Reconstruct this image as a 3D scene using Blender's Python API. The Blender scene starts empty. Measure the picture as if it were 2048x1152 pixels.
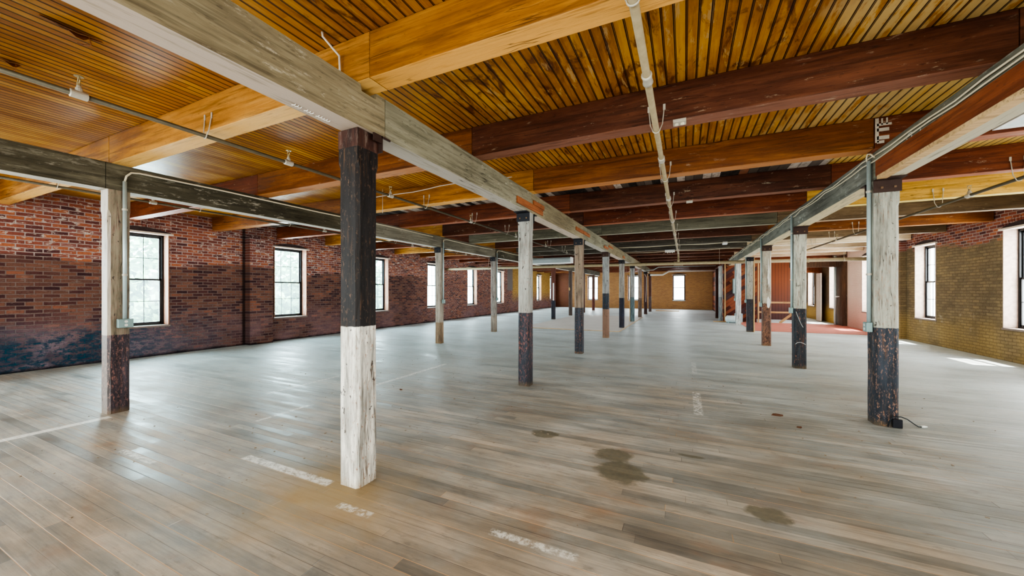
import bpy, bmesh, math, random
from mathutils import Vector, Matrix
random.seed(7)
sc = bpy.context.scene
COL = sc.collection

# ------------------------------------------------------------------ helpers
def link(name, me, m=None, parent=None):
    o = bpy.data.objects.new(name, me)
    COL.objects.link(o)
    if m is not None and me is not None:
        me.materials.append(m)
    if parent is not None:
        o.parent = parent
        o.matrix_parent_inverse = Matrix.Translation(-parent.location)
    return o

def obj(name, bm, m, parent=None, smooth=False):
    me = bpy.data.meshes.new(name)
    bm.normal_update()
    bm.to_mesh(me); bm.free()
    if smooth:
        for p in me.polygons: p.use_smooth = True
    return link(name, me, m, parent)

def tag(o, label=None, cat=None, group=None, kind=None):
    if label: o['label'] = label
    if cat: o['category'] = cat
    if group: o['group'] = group
    if kind: o['kind'] = kind
    return o

def thing(name, label, cat, loc=(0, 0, 0), group=None):
    o = link(name, None); o.location = loc
    return tag(o, label, cat, group)

def box(bm, x0, x1, y0, y1, z0, z1, bev=0.0):
    r = bmesh.ops.create_cube(bm, size=1.0)
    vs = r['verts']
    bmesh.ops.scale(bm, verts=vs, vec=(abs(x1-x0), abs(y1-y0), abs(z1-z0)))
    bmesh.ops.translate(bm, verts=vs, vec=((x0+x1)/2, (y0+y1)/2, (z0+z1)/2))
    if bev > 0:
        es = list({e for v in vs for e in v.link_edges})
        bmesh.ops.bevel(bm, geom=es, offset=bev, segments=2, affect='EDGES', profile=0.5)
    return bm

def bx(*a, **k):
    return box(bmesh.new(), *a, **k)

def tube(bm, pts, r, seg=10, cap=True):
    """swept tube through world points"""
    pts = [Vector(p) for p in pts]
    rings = []
    prev = None
    for i, p in enumerate(pts):
        if i == 0: d = pts[1]-pts[0]
        elif i == len(pts)-1: d = pts[-1]-pts[-2]
        else: d = (pts[i+1]-p).normalized()+(p-pts[i-1]).normalized()
        d.normalize()
        if prev is None:
            u = d.cross(Vector((0, 0, 1)))
            if u.length < 1e-3: u = d.cross(Vector((1, 0, 0)))
        else:
            u = prev - d*prev.dot(d)
        u.normalize(); prev = u
        v = d.cross(u)
        rr = r[i] if isinstance(r, (list, tuple)) else r
        rings.append([bm.verts.new(p+(u*math.cos(2*math.pi*k/seg)+v*math.sin(2*math.pi*k/seg))*rr) for k in range(seg)])
    for a, b in zip(rings, rings[1:]):
        for k in range(seg):
            bm.faces.new((a[k], a[(k+1) % seg], b[(k+1) % seg], b[k]))
    if cap:
        bm.faces.new(rings[0][::-1]); bm.faces.new(rings[-1])
    return bm

def prism_x(bm, prof, x0, x1):
    """profile of (y,z) extruded along x"""
    a = [bm.verts.new((x0, y, z)) for y, z in prof]
    b = [bm.verts.new((x1, y, z)) for y, z in prof]
    n = len(prof)
    for i in range(n):
        bm.faces.new((a[i], a[(i+1) % n], b[(i+1) % n], b[i]))
    bm.faces.new(a[::-1]); bm.faces.new(b)
    bmesh.ops.recalc_face_normals(bm, faces=bm.faces)
    return bm

# ------------------------------------------------------------------ node helper
class N:
    def __init__(s, name, rough=0.8, spec=0.3):
        s.m = bpy.data.materials.new(name); s.m.use_nodes = True
        s.t = s.m.node_tree; s.n = s.t.nodes; s.l = s.t.links
        s.b = s.n['Principled BSDF']
        s.b.inputs['Roughness'].default_value = rough
        s.b.inputs['Specular IOR Level'].default_value = spec
        g = s.n.new('ShaderNodeNewGeometry'); s.pos = g.outputs['Position']; s.nor = g.outputs['Normal']
        sp = s.n.new('ShaderNodeSeparateXYZ'); s.l.new(s.pos, sp.inputs[0])
        s.x, s.y, s.z = sp.outputs
    def put(s, sock, v):
        if isinstance(v, (int, float)):
            sock.default_value = v
        elif isinstance(v, tuple):
            sock.default_value = (*v, 1) if (len(v) == 3 and sock.type == 'RGBA') else v
        else: s.l.new(v, sock)
    def math(s, op, a, b=0.0, c=None, clamp=False):
        n = s.n.new('ShaderNodeMath'); n.operation = op; n.use_clamp = clamp
        s.put(n.inputs[0], a); s.put(n.inputs[1], b)
        if c is not None: s.put(n.inputs[2], c)
        return n.outputs[0]
    def vec(s, a, b, c=0.0):
        n = s.n.new('ShaderNodeCombineXYZ')
        for i, v in enumerate((a, b, c)): s.put(n.inputs[i], v)
        return n.outputs[0]
    def scaled(s, v, sc_):
        n = s.n.new('ShaderNodeVectorMath'); n.operation = 'MULTIPLY'
        s.put(n.inputs[0], v); n.inputs[1].default_value = sc_
        return n.outputs[0]
    def noise(s, scale, v=None, detail=4, rough=0.6, dist=0.0, sc3=None, off=None):
        v = s.pos if v is None else v
        if sc3: v = s.scaled(v, sc3)
        if off:
            q = s.n.new('ShaderNodeVectorMath'); q.operation = 'ADD'
            s.put(q.inputs[0], v); q.inputs[1].default_value = off; v = q.outputs[0]
        n = s.n.new('ShaderNodeTexNoise')
        s.put(n.inputs['Vector'], v)
        n.inputs['Scale'].default_value = scale; n.inputs['Detail'].default_value = detail
        n.inputs['Roughness'].default_value = rough; n.inputs['Distortion'].default_value = dist
        return n.outputs['Fac']
    def ramp(s, f, stops, interp='LINEAR'):
        n = s.n.new('ShaderNodeValToRGB'); s.put(n.inputs[0], f)
        n.color_ramp.interpolation = interp
        els = n.color_ramp.elements
        while len(els) < len(stops): els.new(0.5)
        for e, (p, c) in zip(els, stops):
            e.position = p
            e.color = (c, c, c, 1) if isinstance(c, (int, float)) else (*c, 1)
        return n.outputs[0]
    def step(s, f, a, b, lo=0.0, hi=1.0):
        n = s.n.new('ShaderNodeMapRange'); n.clamp = True
        s.put(n.inputs['Value'], f)
        n.inputs['From Min'].default_value = a; n.inputs['From Max'].default_value = b
        n.inputs['To Min'].default_value = lo; n.inputs['To Max'].default_value = hi
        return n.outputs[0]
    def mix(s, f, a, b, mode='MIX'):
        n = s.n.new('ShaderNodeMix'); n.data_type = 'RGBA'; n.blend_type = mode
        n.clamp_factor = True
        s.put(n.inputs[0], f); s.put(n.inputs[6], a); s.put(n.inputs[7], b)
        return n.outputs[2]
    def white(s, v):
        n = s.n.new('ShaderNodeTexWhiteNoise'); n.noise_dimensions = '3D'
        s.put(n.inputs['Vector'], v); return n.outputs['Value']
    def color(s, c): s.put(s.b.inputs['Base Color'], c)
    def bump(s, h, strength=0.5, dist=0.01):
        n = s.n.new('ShaderNodeBump'); n.inputs['Strength'].default_value = strength
        n.inputs['Distance'].default_value = dist
        s.put(n.inputs['Height'], h); s.l.new(n.outputs[0], s.b.inputs['Normal'])

def mul(c, k): return tuple(min(1, v*k) for v in c)

_tc = {}
def timber(dark, mid, light, axis='x', scar=(0.55, 0.5, 0.4), scar_amt=0.15, rough=0.6, seed=0, grain=1.0, under=None, ua=0.8):
    key = (dark, mid, light, axis, scar, scar_amt, rough, seed, grain, under, ua)
    if key in _tc: return _tc[key]
    s = N('timber_' + str(len(_tc)), rough, 0.35)
    sc3 = {'x': (0.35, 5, 5), 'y': (5, 0.35, 5), 'z': (5, 5, 0.35)}[axis]
    off = (seed*3.7, seed*1.9, seed*5.3)
    g = s.noise(3.0*grain, sc3=sc3, off=off, detail=6, rough=0.7, dist=0.6)
    blot = s.noise(1.3, off=off, detail=5, rough=0.65, sc3={'x': (.5, 1.4, 1.4), 'y': (1.4, .5, 1.4), 'z': (1.4, 1.4, .6)}[axis])
    f = s.math('ADD', s.math('MULTIPLY', g, 0.5), s.math('MULTIPLY', blot, 0.5))
    c = s.ramp(f, [(0.34, dark), (0.5, mid), (0.66, light)])
    # fine saw marks and specks
    sp = s.noise(60, sc3={'x': (.25, 1, 1), 'y': (1, .25, 1), 'z': (1, 1, .25)}[axis], detail=2)
    c = s.mix(s.step(sp, 0.28, 0.38, 0.45, 0.0), c, mul(dark, 0.4))
    fine = s.noise(26*grain, sc3={'x': (.05, 1, 1), 'y': (1, .05, 1), 'z': (1, 1, .05)}[axis], detail=4, off=off)
    c = s.mix(s.step(fine, 0.36, 0.5, 0.5, 0.0), c, mul(dark, 0.6))
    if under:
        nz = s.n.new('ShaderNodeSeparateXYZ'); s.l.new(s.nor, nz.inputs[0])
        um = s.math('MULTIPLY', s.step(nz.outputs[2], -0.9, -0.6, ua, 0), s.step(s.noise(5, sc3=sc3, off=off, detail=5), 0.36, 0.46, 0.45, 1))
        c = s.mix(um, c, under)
    # checks (long cracks)
    ck = s.noise(7, sc3={'x': (.08, 2.2, 2.2), 'y': (2.2, .08, 2.2), 'z': (2.2, 2.2, .08)}[axis], detail=2, off=(seed, 2, seed), dist=0.3)
    ckm = s.step(s.math('ABSOLUTE', s.math('SUBTRACT', ck, 0.5)), 0.0, 0.010, 1.0, 0.0)
    ckm = s.math('MULTIPLY', ckm, s.step(s.noise(0.9, off=off), 0.5, 0.6))
    c = s.mix(s.math('MULTIPLY', ckm, 0.85), c, mul(dark, 0.15))
    if scar_amt > 0:
        sn = s.noise(9, sc3=tuple(v**0.5 for v in sc3), off=(seed*2.1, 1, 4), detail=6, rough=0.75)
        big = s.noise(1.1, off=(seed, 9, 3), detail=2)
        mm = s.math('MULTIPLY', s.step(sn, 0.62-scar_amt*0.25, 0.68-scar_amt*0.25), s.step(big, 0.42, 0.6))
        c = s.mix(s.math('MULTIPLY', mm, 0.65), c, scar)
    s.color(c)
    s.put(s.b.inputs['Roughness'], s.step(g, 0.3, 0.7, rough-0.1, rough+0.15))
    s.bump(s.math('SUBTRACT', s.math('ADD', g, s.math('MULTIPLY', sp, 0.3)), ckm), 0.35, 0.01)
    _tc[key] = s.m
    return s.m

def painted_post(hi, lo, split, rust=(0.33, 0.13, 0.07), chips=0.4, seed=0, lo2=None, split2=None, hi_d=None, front=None):
    s = N('post_paint_%d' % seed, 0.55, 0.35)
    off = (seed*3.1, seed*7.7, seed*1.3)
    zz = s.math('ADD', s.z, s.math('MULTIPLY', s.math('SUBTRACT', s.noise(25, off=off), 0.5), 0.02))
    top = s.step(zz, split-0.004, split+0.004)
    g = s.noise(2.6, sc3=(6, 6, .7), off=off, detail=6, rough=0.7)
    hc = s.ramp(g, [(0.36, hi_d or mul(hi, 0.55)), (0.5, hi), (0.66, mul(hi, 1.3))])
    lc = s.ramp(g, [(0.36, mul(lo, 0.5)), (0.52, lo), (0.68, mul(lo, 1.7))])
    c = s.mix(top, lc, hc)
    if split2 is not None:
        c = s.mix(s.step(zz, split2-0.004, split2+0.004), lo2, c)
    ch = s.noise(34, sc3=(1.5, 1.5, .6), off=off, detail=7, rough=0.78)
    area = s.noise(2.2, off=(seed*5.0, 3, 3), detail=3)
    m1 = s.math('MULTIPLY', s.step(ch, 0.655-chips*0.19, 0.67-chips*0.19), s.step(area, 0.36, 0.62, 0.15, 1))
    m1 = s.math('MULTIPLY', m1, s.step(top, 0, 1, 1.0, 0.45))
    c = s.mix(m1, c, s.mix(s.noise(12, off=off), rust, mul(rust, 2.0)))
    # dark nicks
    nk = s.noise(22, sc3=(1, 1, .6), off=(seed, seed, 9), detail=3)
    c = s.mix(s.step(nk, 0.66, 0.69, 0, 0.8), c, (0.03, 0.02, 0.02))
    st = s.noise(30, sc3=(1.4, 1.4, .10), off=off, detail=4, rough=.7)
    c = s.mix(s.math('MULTIPLY', s.step(st, 0.56, 0.64), s.step(area, .38, .6, .15, .75)), c, mul(rust, .45))
    if front:
        ns = s.n.new('ShaderNodeSeparateXYZ'); s.l.new(s.nor, ns.inputs[0])
        c = s.mix(s.math('MULTIPLY', s.step(ns.outputs[1], -0.95, -0.6, 0.8, 0), s.step(s.math('ADD', top, ch), .5, .9, .4, 1)), c, front)
    # vertical checks
    ck = s.noise(6, sc3=(2.5, 2.5, .1), off=off, detail=2)
    cm = s.math('MULTIPLY', s.step(s.math('ABSOLUTE', s.math('SUBTRACT', ck, 0.5)), 0, 0.012, 0.85, 0), s.step(area, .4, .55))
    c = s.mix(cm, c, (0.03, 0.02, 0.015))
    # dirt at foot
    c = s.mix(s.step(s.math('ADD', s.z, s.math('MULTIPLY', s.noise(9), 0.12)), 0.04, 0.14, 0.4, 0), c, (0.26, 0.17, 0.06))
    s.color(c)
    s.bump(s.math('SUBTRACT', s.math('SUBTRACT', g, s.math('MULTIPLY', m1, 0.6)), cm), 0.4, 0.008)
    return s.m

def plain(name, c, rough=0.5, metal=0.0, var=0.25, spec=0.4, emit=0):
    s = N(name, rough, spec)
    s.color(s.mix(s.noise(14, detail=5), mul(c, 1-var), mul(c, 1+var)))
    s.b.inputs['Metallic'].default_value = metal
    if emit:
        s.b.inputs['Emission Color'].default_value = (*c, 1); s.b.inputs['Emission Strength'].default_value = emit
    return s.m

# ------------------------------------------------------------------ brick
def brick(kind, name):
    s = N(name, 0.85, 0.25)
    u = s.x if kind == 'far' else s.y
    wob = s.math('MULTIPLY', s.math('SUBTRACT', s.noise(1.3, detail=3), 0.5), 0.04)
    v = s.vec(u, s.math('ADD', s.z, wob), 0.0)
    def bt(mort, w=0.215):
        n = s.n.new('ShaderNodeTexBrick'); s.put(n.inputs['Vector'], v)
        n.inputs['Scale'].default_value = 1.0
        n.inputs['Brick Width'].default_value = w; n.inputs['Row Height'].default_value = 0.072
        n.inputs['Mortar Size'].default_value = mort; n.inputs['Mortar Smooth'].default_value = 0.3
        n.inputs['Color1'].default_value = (0, 0, 0, 1); n.inputs['Color2'].default_value = (1, 1, 1, 1)
        n.inputs['Mortar'].default_value = (0.5, 0.5, 0.5, 1)
        n.offset_frequency = 2
        return n
    b = bt(0.0095)
    rnd, mort = b.outputs['Color'], b.outputs['Fac']
    n1 = s.noise(9, detail=6, rough=0.7)
    bc = s.ramp(s.math('ADD', s.math('MULTIPLY', rnd, 0.65), s.math('MULTIPLY', n1, 0.35)),
                [(0.14, (0.085, 0.038, 0.042)), (0.32, (0.19, 0.068, 0.055)), (0.52, (0.28, 0.092, 0.062)),
                 (0.68, (0.40, 0.14, 0.07)), (0.78, (0.23, 0.09, 0.08)), (0.92, (0.44, 0.26, 0.20))])
    mc = s.mix(s.noise(5), (0.27, 0.19, 0.175), (0.48, 0.40, 0.36))
    if kind == 'left':
        # white efflorescence in upper part
        wn = s.noise(6.5, v=s.vec(s.math('MULTIPLY', s.y, 1.0), s.math('MULTIPLY', s.z, 2.2), 0), detail=6, rough=0.7)
        wm = s.math('MULTIPLY', s.step(wn, 0.555, 0.62), s.step(s.noise(0.8, off=(3, 3, 3)), 0.34, 0.48))
        bc = s.mix(s.math('MULTIPLY', wm, 0.85), bc, (0.60, 0.53, 0.46)); mc = s.mix(s.math('MULTIPLY', wm, 0.8), mc, (0.58, 0.50, 0.44))
        low = s.step(s.math('ADD', s.z, s.math('ADD', s.math('MULTIPLY', s.math('SUBTRACT', rnd, 0.5), 0.10), s.math('MULTIPLY', s.math('SUBTRACT', s.noise(0.55, detail=1), 0.5), 0.5))), 2.12, 2.2, 1, 0)
        low = s.math('MULTIPLY', low, s.step(s.y, 12.5, 15.5, 1, 0.35))
        dk = s.ramp(s.math('ADD', s.math('MULTIPLY', rnd, .6), s.math('MULTIPLY', s.noise(1.6, detail=5), .4)),
                    [(0.15, (0.04, 0.02, 0.026)), (0.38, (0.09, 0.04, 0.038)), (0.52, (0.125, 0.068, 0.055)), (0.70, (0.17, 0.085, 0.062)), (0.88, (0.30, 0.11, 0.06))])
        bc = s.mix(s.math('MULTIPLY', low, 0.9), bc, dk)
        mc = s.mix(s.math('MULTIPLY', low, 0.9), mc, s.mix(s.noise(1.9), (0.10, 0.07, 0.064), (0.21, 0.15, 0.13)))
        # lilac dust low down + blue black mould
        dust = s.math('MULTIPLY', s.step(s.z, 0.3, 1.2, 0.75, 0), s.step(s.noise(0.7, detail=3, off=(1, 8, 2)), 0.38, 0.6))
        bc = s.mix(s.math('MULTIPLY', dust, 0.8), bc, s.mix(s.noise(11, detail=5), (0.17, 0.09, 0.10), (0.38, 0.25, 0.26)))
        mc = s.mix(s.math('MULTIPLY', dust, 0.6), mc, (0.22, 0.13, 0.135))
        fade = s.step(s.y, 3.0, 6.0, 1, 0.0)
        blue = s.math('MULTIPLY', s.step(s.math('ADD', s.z, s.math('MULTIPLY', s.noise(0.8, detail=4), 1.6)), 1.05, 1.75, 0.72, 0), fade)
        bc = s.mix(blue, bc, (0.03, 0.045, 0.075)); mc = s.mix(blue, mc, (0.04, 0.07, 0.10))
        wmld = s.noise(7, sc3=(1, 1, 2.2), detail=6, rough=0.75)
        teal = s.math('MULTIPLY', s.math('MULTIPLY', s.step(s.math('ADD', s.z, s.math('MULTIPLY', s.y, -.16)), 0.1, 0.4, 1, 0), s.step(wmld, 0.47, 0.53)), fade)
        pale = s.math('MULTIPLY', s.math('MULTIPLY', s.step(s.z, 0.3, 0.9, .75, 0), s.step(s.noise(1.0, detail=4, off=(2, 6, 1)), 0.45, 0.55)), fade)
        bc = s.mix(pale, bc, (0.24, 0.19, 0.23)); mc = s.mix(pale, mc, (0.26, 0.21, 0.23))
        bc = s.mix(s.math('MULTIPLY', teal, 0.8), bc, (0.008, 0.05, 0.085)); mc = s.mix(teal, mc, (0.01, 0.065, 0.10))
        # ochre far end
        far = s.step(s.y, 23.6, 23.9)
        yl = s.step(s.math('ADD', s.z, s.math('MULTIPLY', s.noise(1.3), .6)), 0.9, 1.8)
        far = s.math('MULTIPLY', far, yl)
        bc = s.mix(far, bc, s.mix(rnd, (0.42, 0.25, 0.08), (0.56, 0.35, 0.12)))
        mc = s.mix(far, mc, (0.30, 0.19, 0.07))
        pl = s.math('MULTIPLY', s.math('MULTIPLY', s.step(s.y, 22.9, 22.95), s.step(s.y, 23.75, 23.8, 1, 0)), s.step(s.z, 1.5, 1.6))
        bc = s.mix(pl, bc, (0.22, 0.19, 0.18)); mc = s.mix(pl, mc, (0.22, 0.19, 0.18))
        pier_shade = s.step(s.math('ABSOLUTE', s.math('SUBTRACT', s.y, 6.12)), 0.02, 0.06, 0.85, 0)  # shadow line at the pier's near edge, painted into the brick
        bc = s.mix(pier_shade, bc, (0.02, 0.012, 0.012)); mc = s.mix(pier_shade, mc, (0.02, 0.012, 0.012))
        # near-black line at floor
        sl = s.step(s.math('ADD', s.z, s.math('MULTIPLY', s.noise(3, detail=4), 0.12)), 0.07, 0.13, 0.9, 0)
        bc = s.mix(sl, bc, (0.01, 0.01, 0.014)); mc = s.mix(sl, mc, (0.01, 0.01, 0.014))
    elif kind == 'far':
        q = s.mix(s.math('ADD', s.math('MULTIPLY', rnd, 0.35), s.math('MULTIPLY', s.noise(0.9, detail=3), 0.65)), (0.34, 0.16, 0.085), (0.62, 0.36, 0.13))
        bc = s.mix(0.9, bc, q); mc = s.mix(0.8, mc, (0.50, 0.31, 0.16))
        corner_shade = s.math('MULTIPLY', s.step(s.x, -9.8, -9.0, 1, 0), s.step(s.x, -11.0, -10.7, 1, 1))  # dark red left corner, its shadow put into the brick colour
        bc = s.mix(s.math('MULTIPLY', corner_shade, 0.85), bc, (0.09, 0.02, 0.015)); mc = s.mix(s.math('MULTIPLY', corner_shade, 0.85), mc, (0.09, 0.025, 0.02))
    else:
        top = s.step(s.math('ADD', s.z, s.math('ADD', s.math('MULTIPLY', s.math('SUBTRACT', rnd, .5), 0.08), s.math('MULTIPLY', s.noise(1.0, detail=2), 0.6))), 2.95, 3.05)
        n2 = s.noise(1.2, detail=5, off=(4, 2, 0))
        ol = s.ramp(s.math('ADD', s.math('MULTIPLY', rnd, 0.25), s.math('MULTIPLY', n2, 0.75)),
                    [(0.25, (0.12, 0.085, 0.052)), (0.5, (0.22, 0.155, 0.09)), (0.75, (0.34, 0.24, 0.12))])
        yel = s.math('MULTIPLY', s.step(s.z, 0.55, 1.0, 1, 0), s.step(s.noise(0.8, detail=2), 0.35, 0.5, 0.35, 1))
        ol = s.mix(s.math('MULTIPLY', yel, 0.65), ol, (0.46, 0.30, 0.10))
        sc_ = s.math('MULTIPLY', s.step(s.noise(3, detail=6, rough=.7), 0.57, 0.63), s.step(s.math('ABSOLUTE', s.math('SUBTRACT', s.z, 0.75)), 0.1, 0.35, 0.7, 0))
        ol = s.mix(sc_, ol, (0.42, 0.34, 0.25))
        bc = s.mix(top, s.mix(s.noise(14, detail=6, rough=.75), s.mix(.45, ol, (0.03, 0.02, 0.012)), s.mix(.25, ol, (0.5, 0.4, 0.25))), bc)
        mc = s.mix(top, s.mix(0.55, ol, (0.13, 0.09, 0.06)), mc)
        pk = s.math('MULTIPLY', s.step(s.y, 16.45, 16.5), s.step(s.y, 20.2, 20.25, 1, 0))
        pkc = s.mix(s.step(s.z, 0.1, 1.4), (0.55, 0.33, 0.27), (0.70, 0.55, 0.45))
        bc = s.mix(pk, bc, pkc); mc = s.mix(pk, mc, pkc)
        br = s.step(s.y, 20.25, 20.3)
        bc = s.mix(s.math('MULTIPLY', br, 0.7), bc, s.mix(s.step(s.z, 0.5, 0.9), (0.50, 0.30, 0.06), (0.16, 0.11, 0.07)))
    c = s.mix(mort, bc, mc)
    ln = s.noise(38, detail=3)
    c = s.mix(s.step(ln, 0.3, 0.45, 0.35, 0), c, (0.02, 0.012, 0.01))
    s.color(c)
    h = s.math('ADD', s.math('MULTIPLY', mort, -0.9), s.math('ADD', s.math('MULTIPLY', n1, 0.5), s.math('MULTIPLY', rnd, 0.3)))
    s.bump(h, 0.9, 0.012)
    return s.m

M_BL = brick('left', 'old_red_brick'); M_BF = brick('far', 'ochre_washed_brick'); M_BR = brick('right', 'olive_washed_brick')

# ------------------------------------------------------------------ ceiling material
def ceiling_mat():
    s = N('beadboard_ceiling', 0.38, 0.5)
    P = 0.080
    u = s.math('DIVIDE', s.x, P)
    fr = s.math('FRACT', s.math('ADD', u, 200.0))
    idx = s.math('FLOOR', s.math('ADD', u, 200.0))
    run = s.math('FLOOR', s.math('DIVIDE', s.math('ADD', s.y, s.math('MULTIPLY', s.white(s.vec(idx, 3.0, 1.0)), 5.0)), 4.9))
    rnd = s.white(s.vec(idx, run, 0.0))
    l1 = s.step(s.math('ABSOLUTE', s.math('SUBTRACT', fr, 0.08)), 0.035, 0.06, 1, 0)
    l2 = s.step(s.math('ABSOLUTE', s.math('SUBTRACT', fr, 0.20)), 0.025, 0.045, 0.9, 0)
    l3 = s.step(s.math('ABSOLUTE', s.math('SUBTRACT', fr, 0.14)), 0.04, 0.08, 0.4, 0)
    line = s.math('MAXIMUM', s.math('MAXIMUM', l1, l2), l3)
    g = s.noise(5, sc3=(6, .35, 1), detail=5, rough=0.65)
    blot = s.noise(1.7, sc3=(1.2, .7, 1), detail=6, rough=0.7, dist=0.8)
    f = s.math('ADD', s.math('ADD', s.math('MULTIPLY', g, 0.4), s.math('MULTIPLY', blot, 0.48)), s.math('MULTIPLY', rnd, 0.12))
    gold = s.ramp(f, [(0.32, (0.20, 0.065, 0.008)), (0.48, (0.38, 0.155, 0.018)), (0.62, (0.54, 0.28, 0.04))])
    # dark water stains in the central bay
    st = s.noise(2.3, sc3=(2.2, .8, 1), detail=7, rough=0.72, dist=1.0, off=(4, 4, 0))
    stm = s.math('MULTIPLY', s.step(st, 0.53, 0.63), s.math('MULTIPLY', s.step(s.x, -2.6, -2.2), s.step(s.x, 0.6, 1.4, 1, 0.35)))
    stm = s.math('MULTIPLY', stm, s.step(s.y, 5.2, 5.5, 1, 0.0))
    gold = s.mix(s.math('MULTIPLY', stm, 0.88), gold, (0.10, 0.026, 0.009))
    # bare peeled wood
    pe = s.noise(4.5, sc3=(2.4, .5, 1), detail=6, rough=0.75, dist=0.5)
    pm = s.math('MULTIPLY', s.step(pe, 0.57, 0.61), s.step(s.x, -2.4, -1.9))
    gold = s.mix(s.math('MULTIPLY', pm, 0.7), gold, (0.50, 0.33, 0.14))
    ble = s.math('MULTIPLY', s.step(s.math('ADD', s.x, s.math('MULTIPLY', s.noise(1.2, detail=3), 1.6)), 1.5, 2.1), s.step(s.noise(5.0, sc3=(2, .35, 1), detail=7, rough=.75), 0.42, 0.50))
    gold = s.mix(s.math('MULTIPLY', ble, 0.8), gold, (0.56, 0.42, 0.19))
    # salvaged multi-coloured boards beyond the third beam
    wide = s.math('FLOOR', s.math('DIVIDE', s.x, 0.13))
    wr = s.white(s.vec(wide, s.math('FLOOR', s.math('DIVIDE', s.y, 1.66)), 5.0))
    wc = s.ramp(wr, [(0.0, (0.02, 0.018, 0.018)), (0.25, (0.10, 0.075, 0.06)), (0.42, (0.42, 0.36, 0.31)), (0.55, (0.055, 0.04, 0.035)), (0.68, (0.25, 0.10, 0.05)), (0.8, (0.50, 0.42, 0.36)), (0.9, (0.15, 0.12, 0.10))], 'CONSTANT')
    wc = s.mix(s.step(s.noise(14, detail=5, rough=.7), 0.5, 0.62, 0, .6), wc, (0.12, 0.09, 0.07))
    old = s.math('MULTIPLY', s.step(s.y, 5.5, 5.52), s.step(s.x, 1.9, 1.92, 1, 0))
    wl = s.step(s.math('FRACT', s.math('ADD', s.math('DIVIDE', s.x, 0.13), 100.0)), 0.03, 0.07, 1, 0)
    rb = s.math('MULTIPLY', s.step(s.x, 1.95, 1.97), s.step(s.y, 3.7, 4.0))
    gold = s.mix(s.math('MULTIPLY', rb, 0.6), gold, (0.62, 0.42, 0.12))
    # cream painted boards above the far right corner
    cr = s.math('MULTIPLY', s.step(s.x, 1.95, 1.97), s.step(s.y, 13.6, 13.7))
    gold = s.mix(cr, gold, (0.75, 0.62, 0.42))
    gold = s.mix(line, gold, (0.02, 0.005, 0.002))
    wc = s.mix(wl, wc, (0.01, 0.008, 0.006))
    c = s.mix(old, gold, wc)
    s.color(c)
    s.put(s.b.inputs['Roughness'], s.mix(old, s.step(blot, 0.3, 0.7, 0.30, 0.48), (0.8, 0.8, 0.8)))
    s.bump(s.math('SUBTRACT', s.math('MULTIPLY', g, 0.25), line), 0.7, 0.006)
    return s.m

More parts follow.
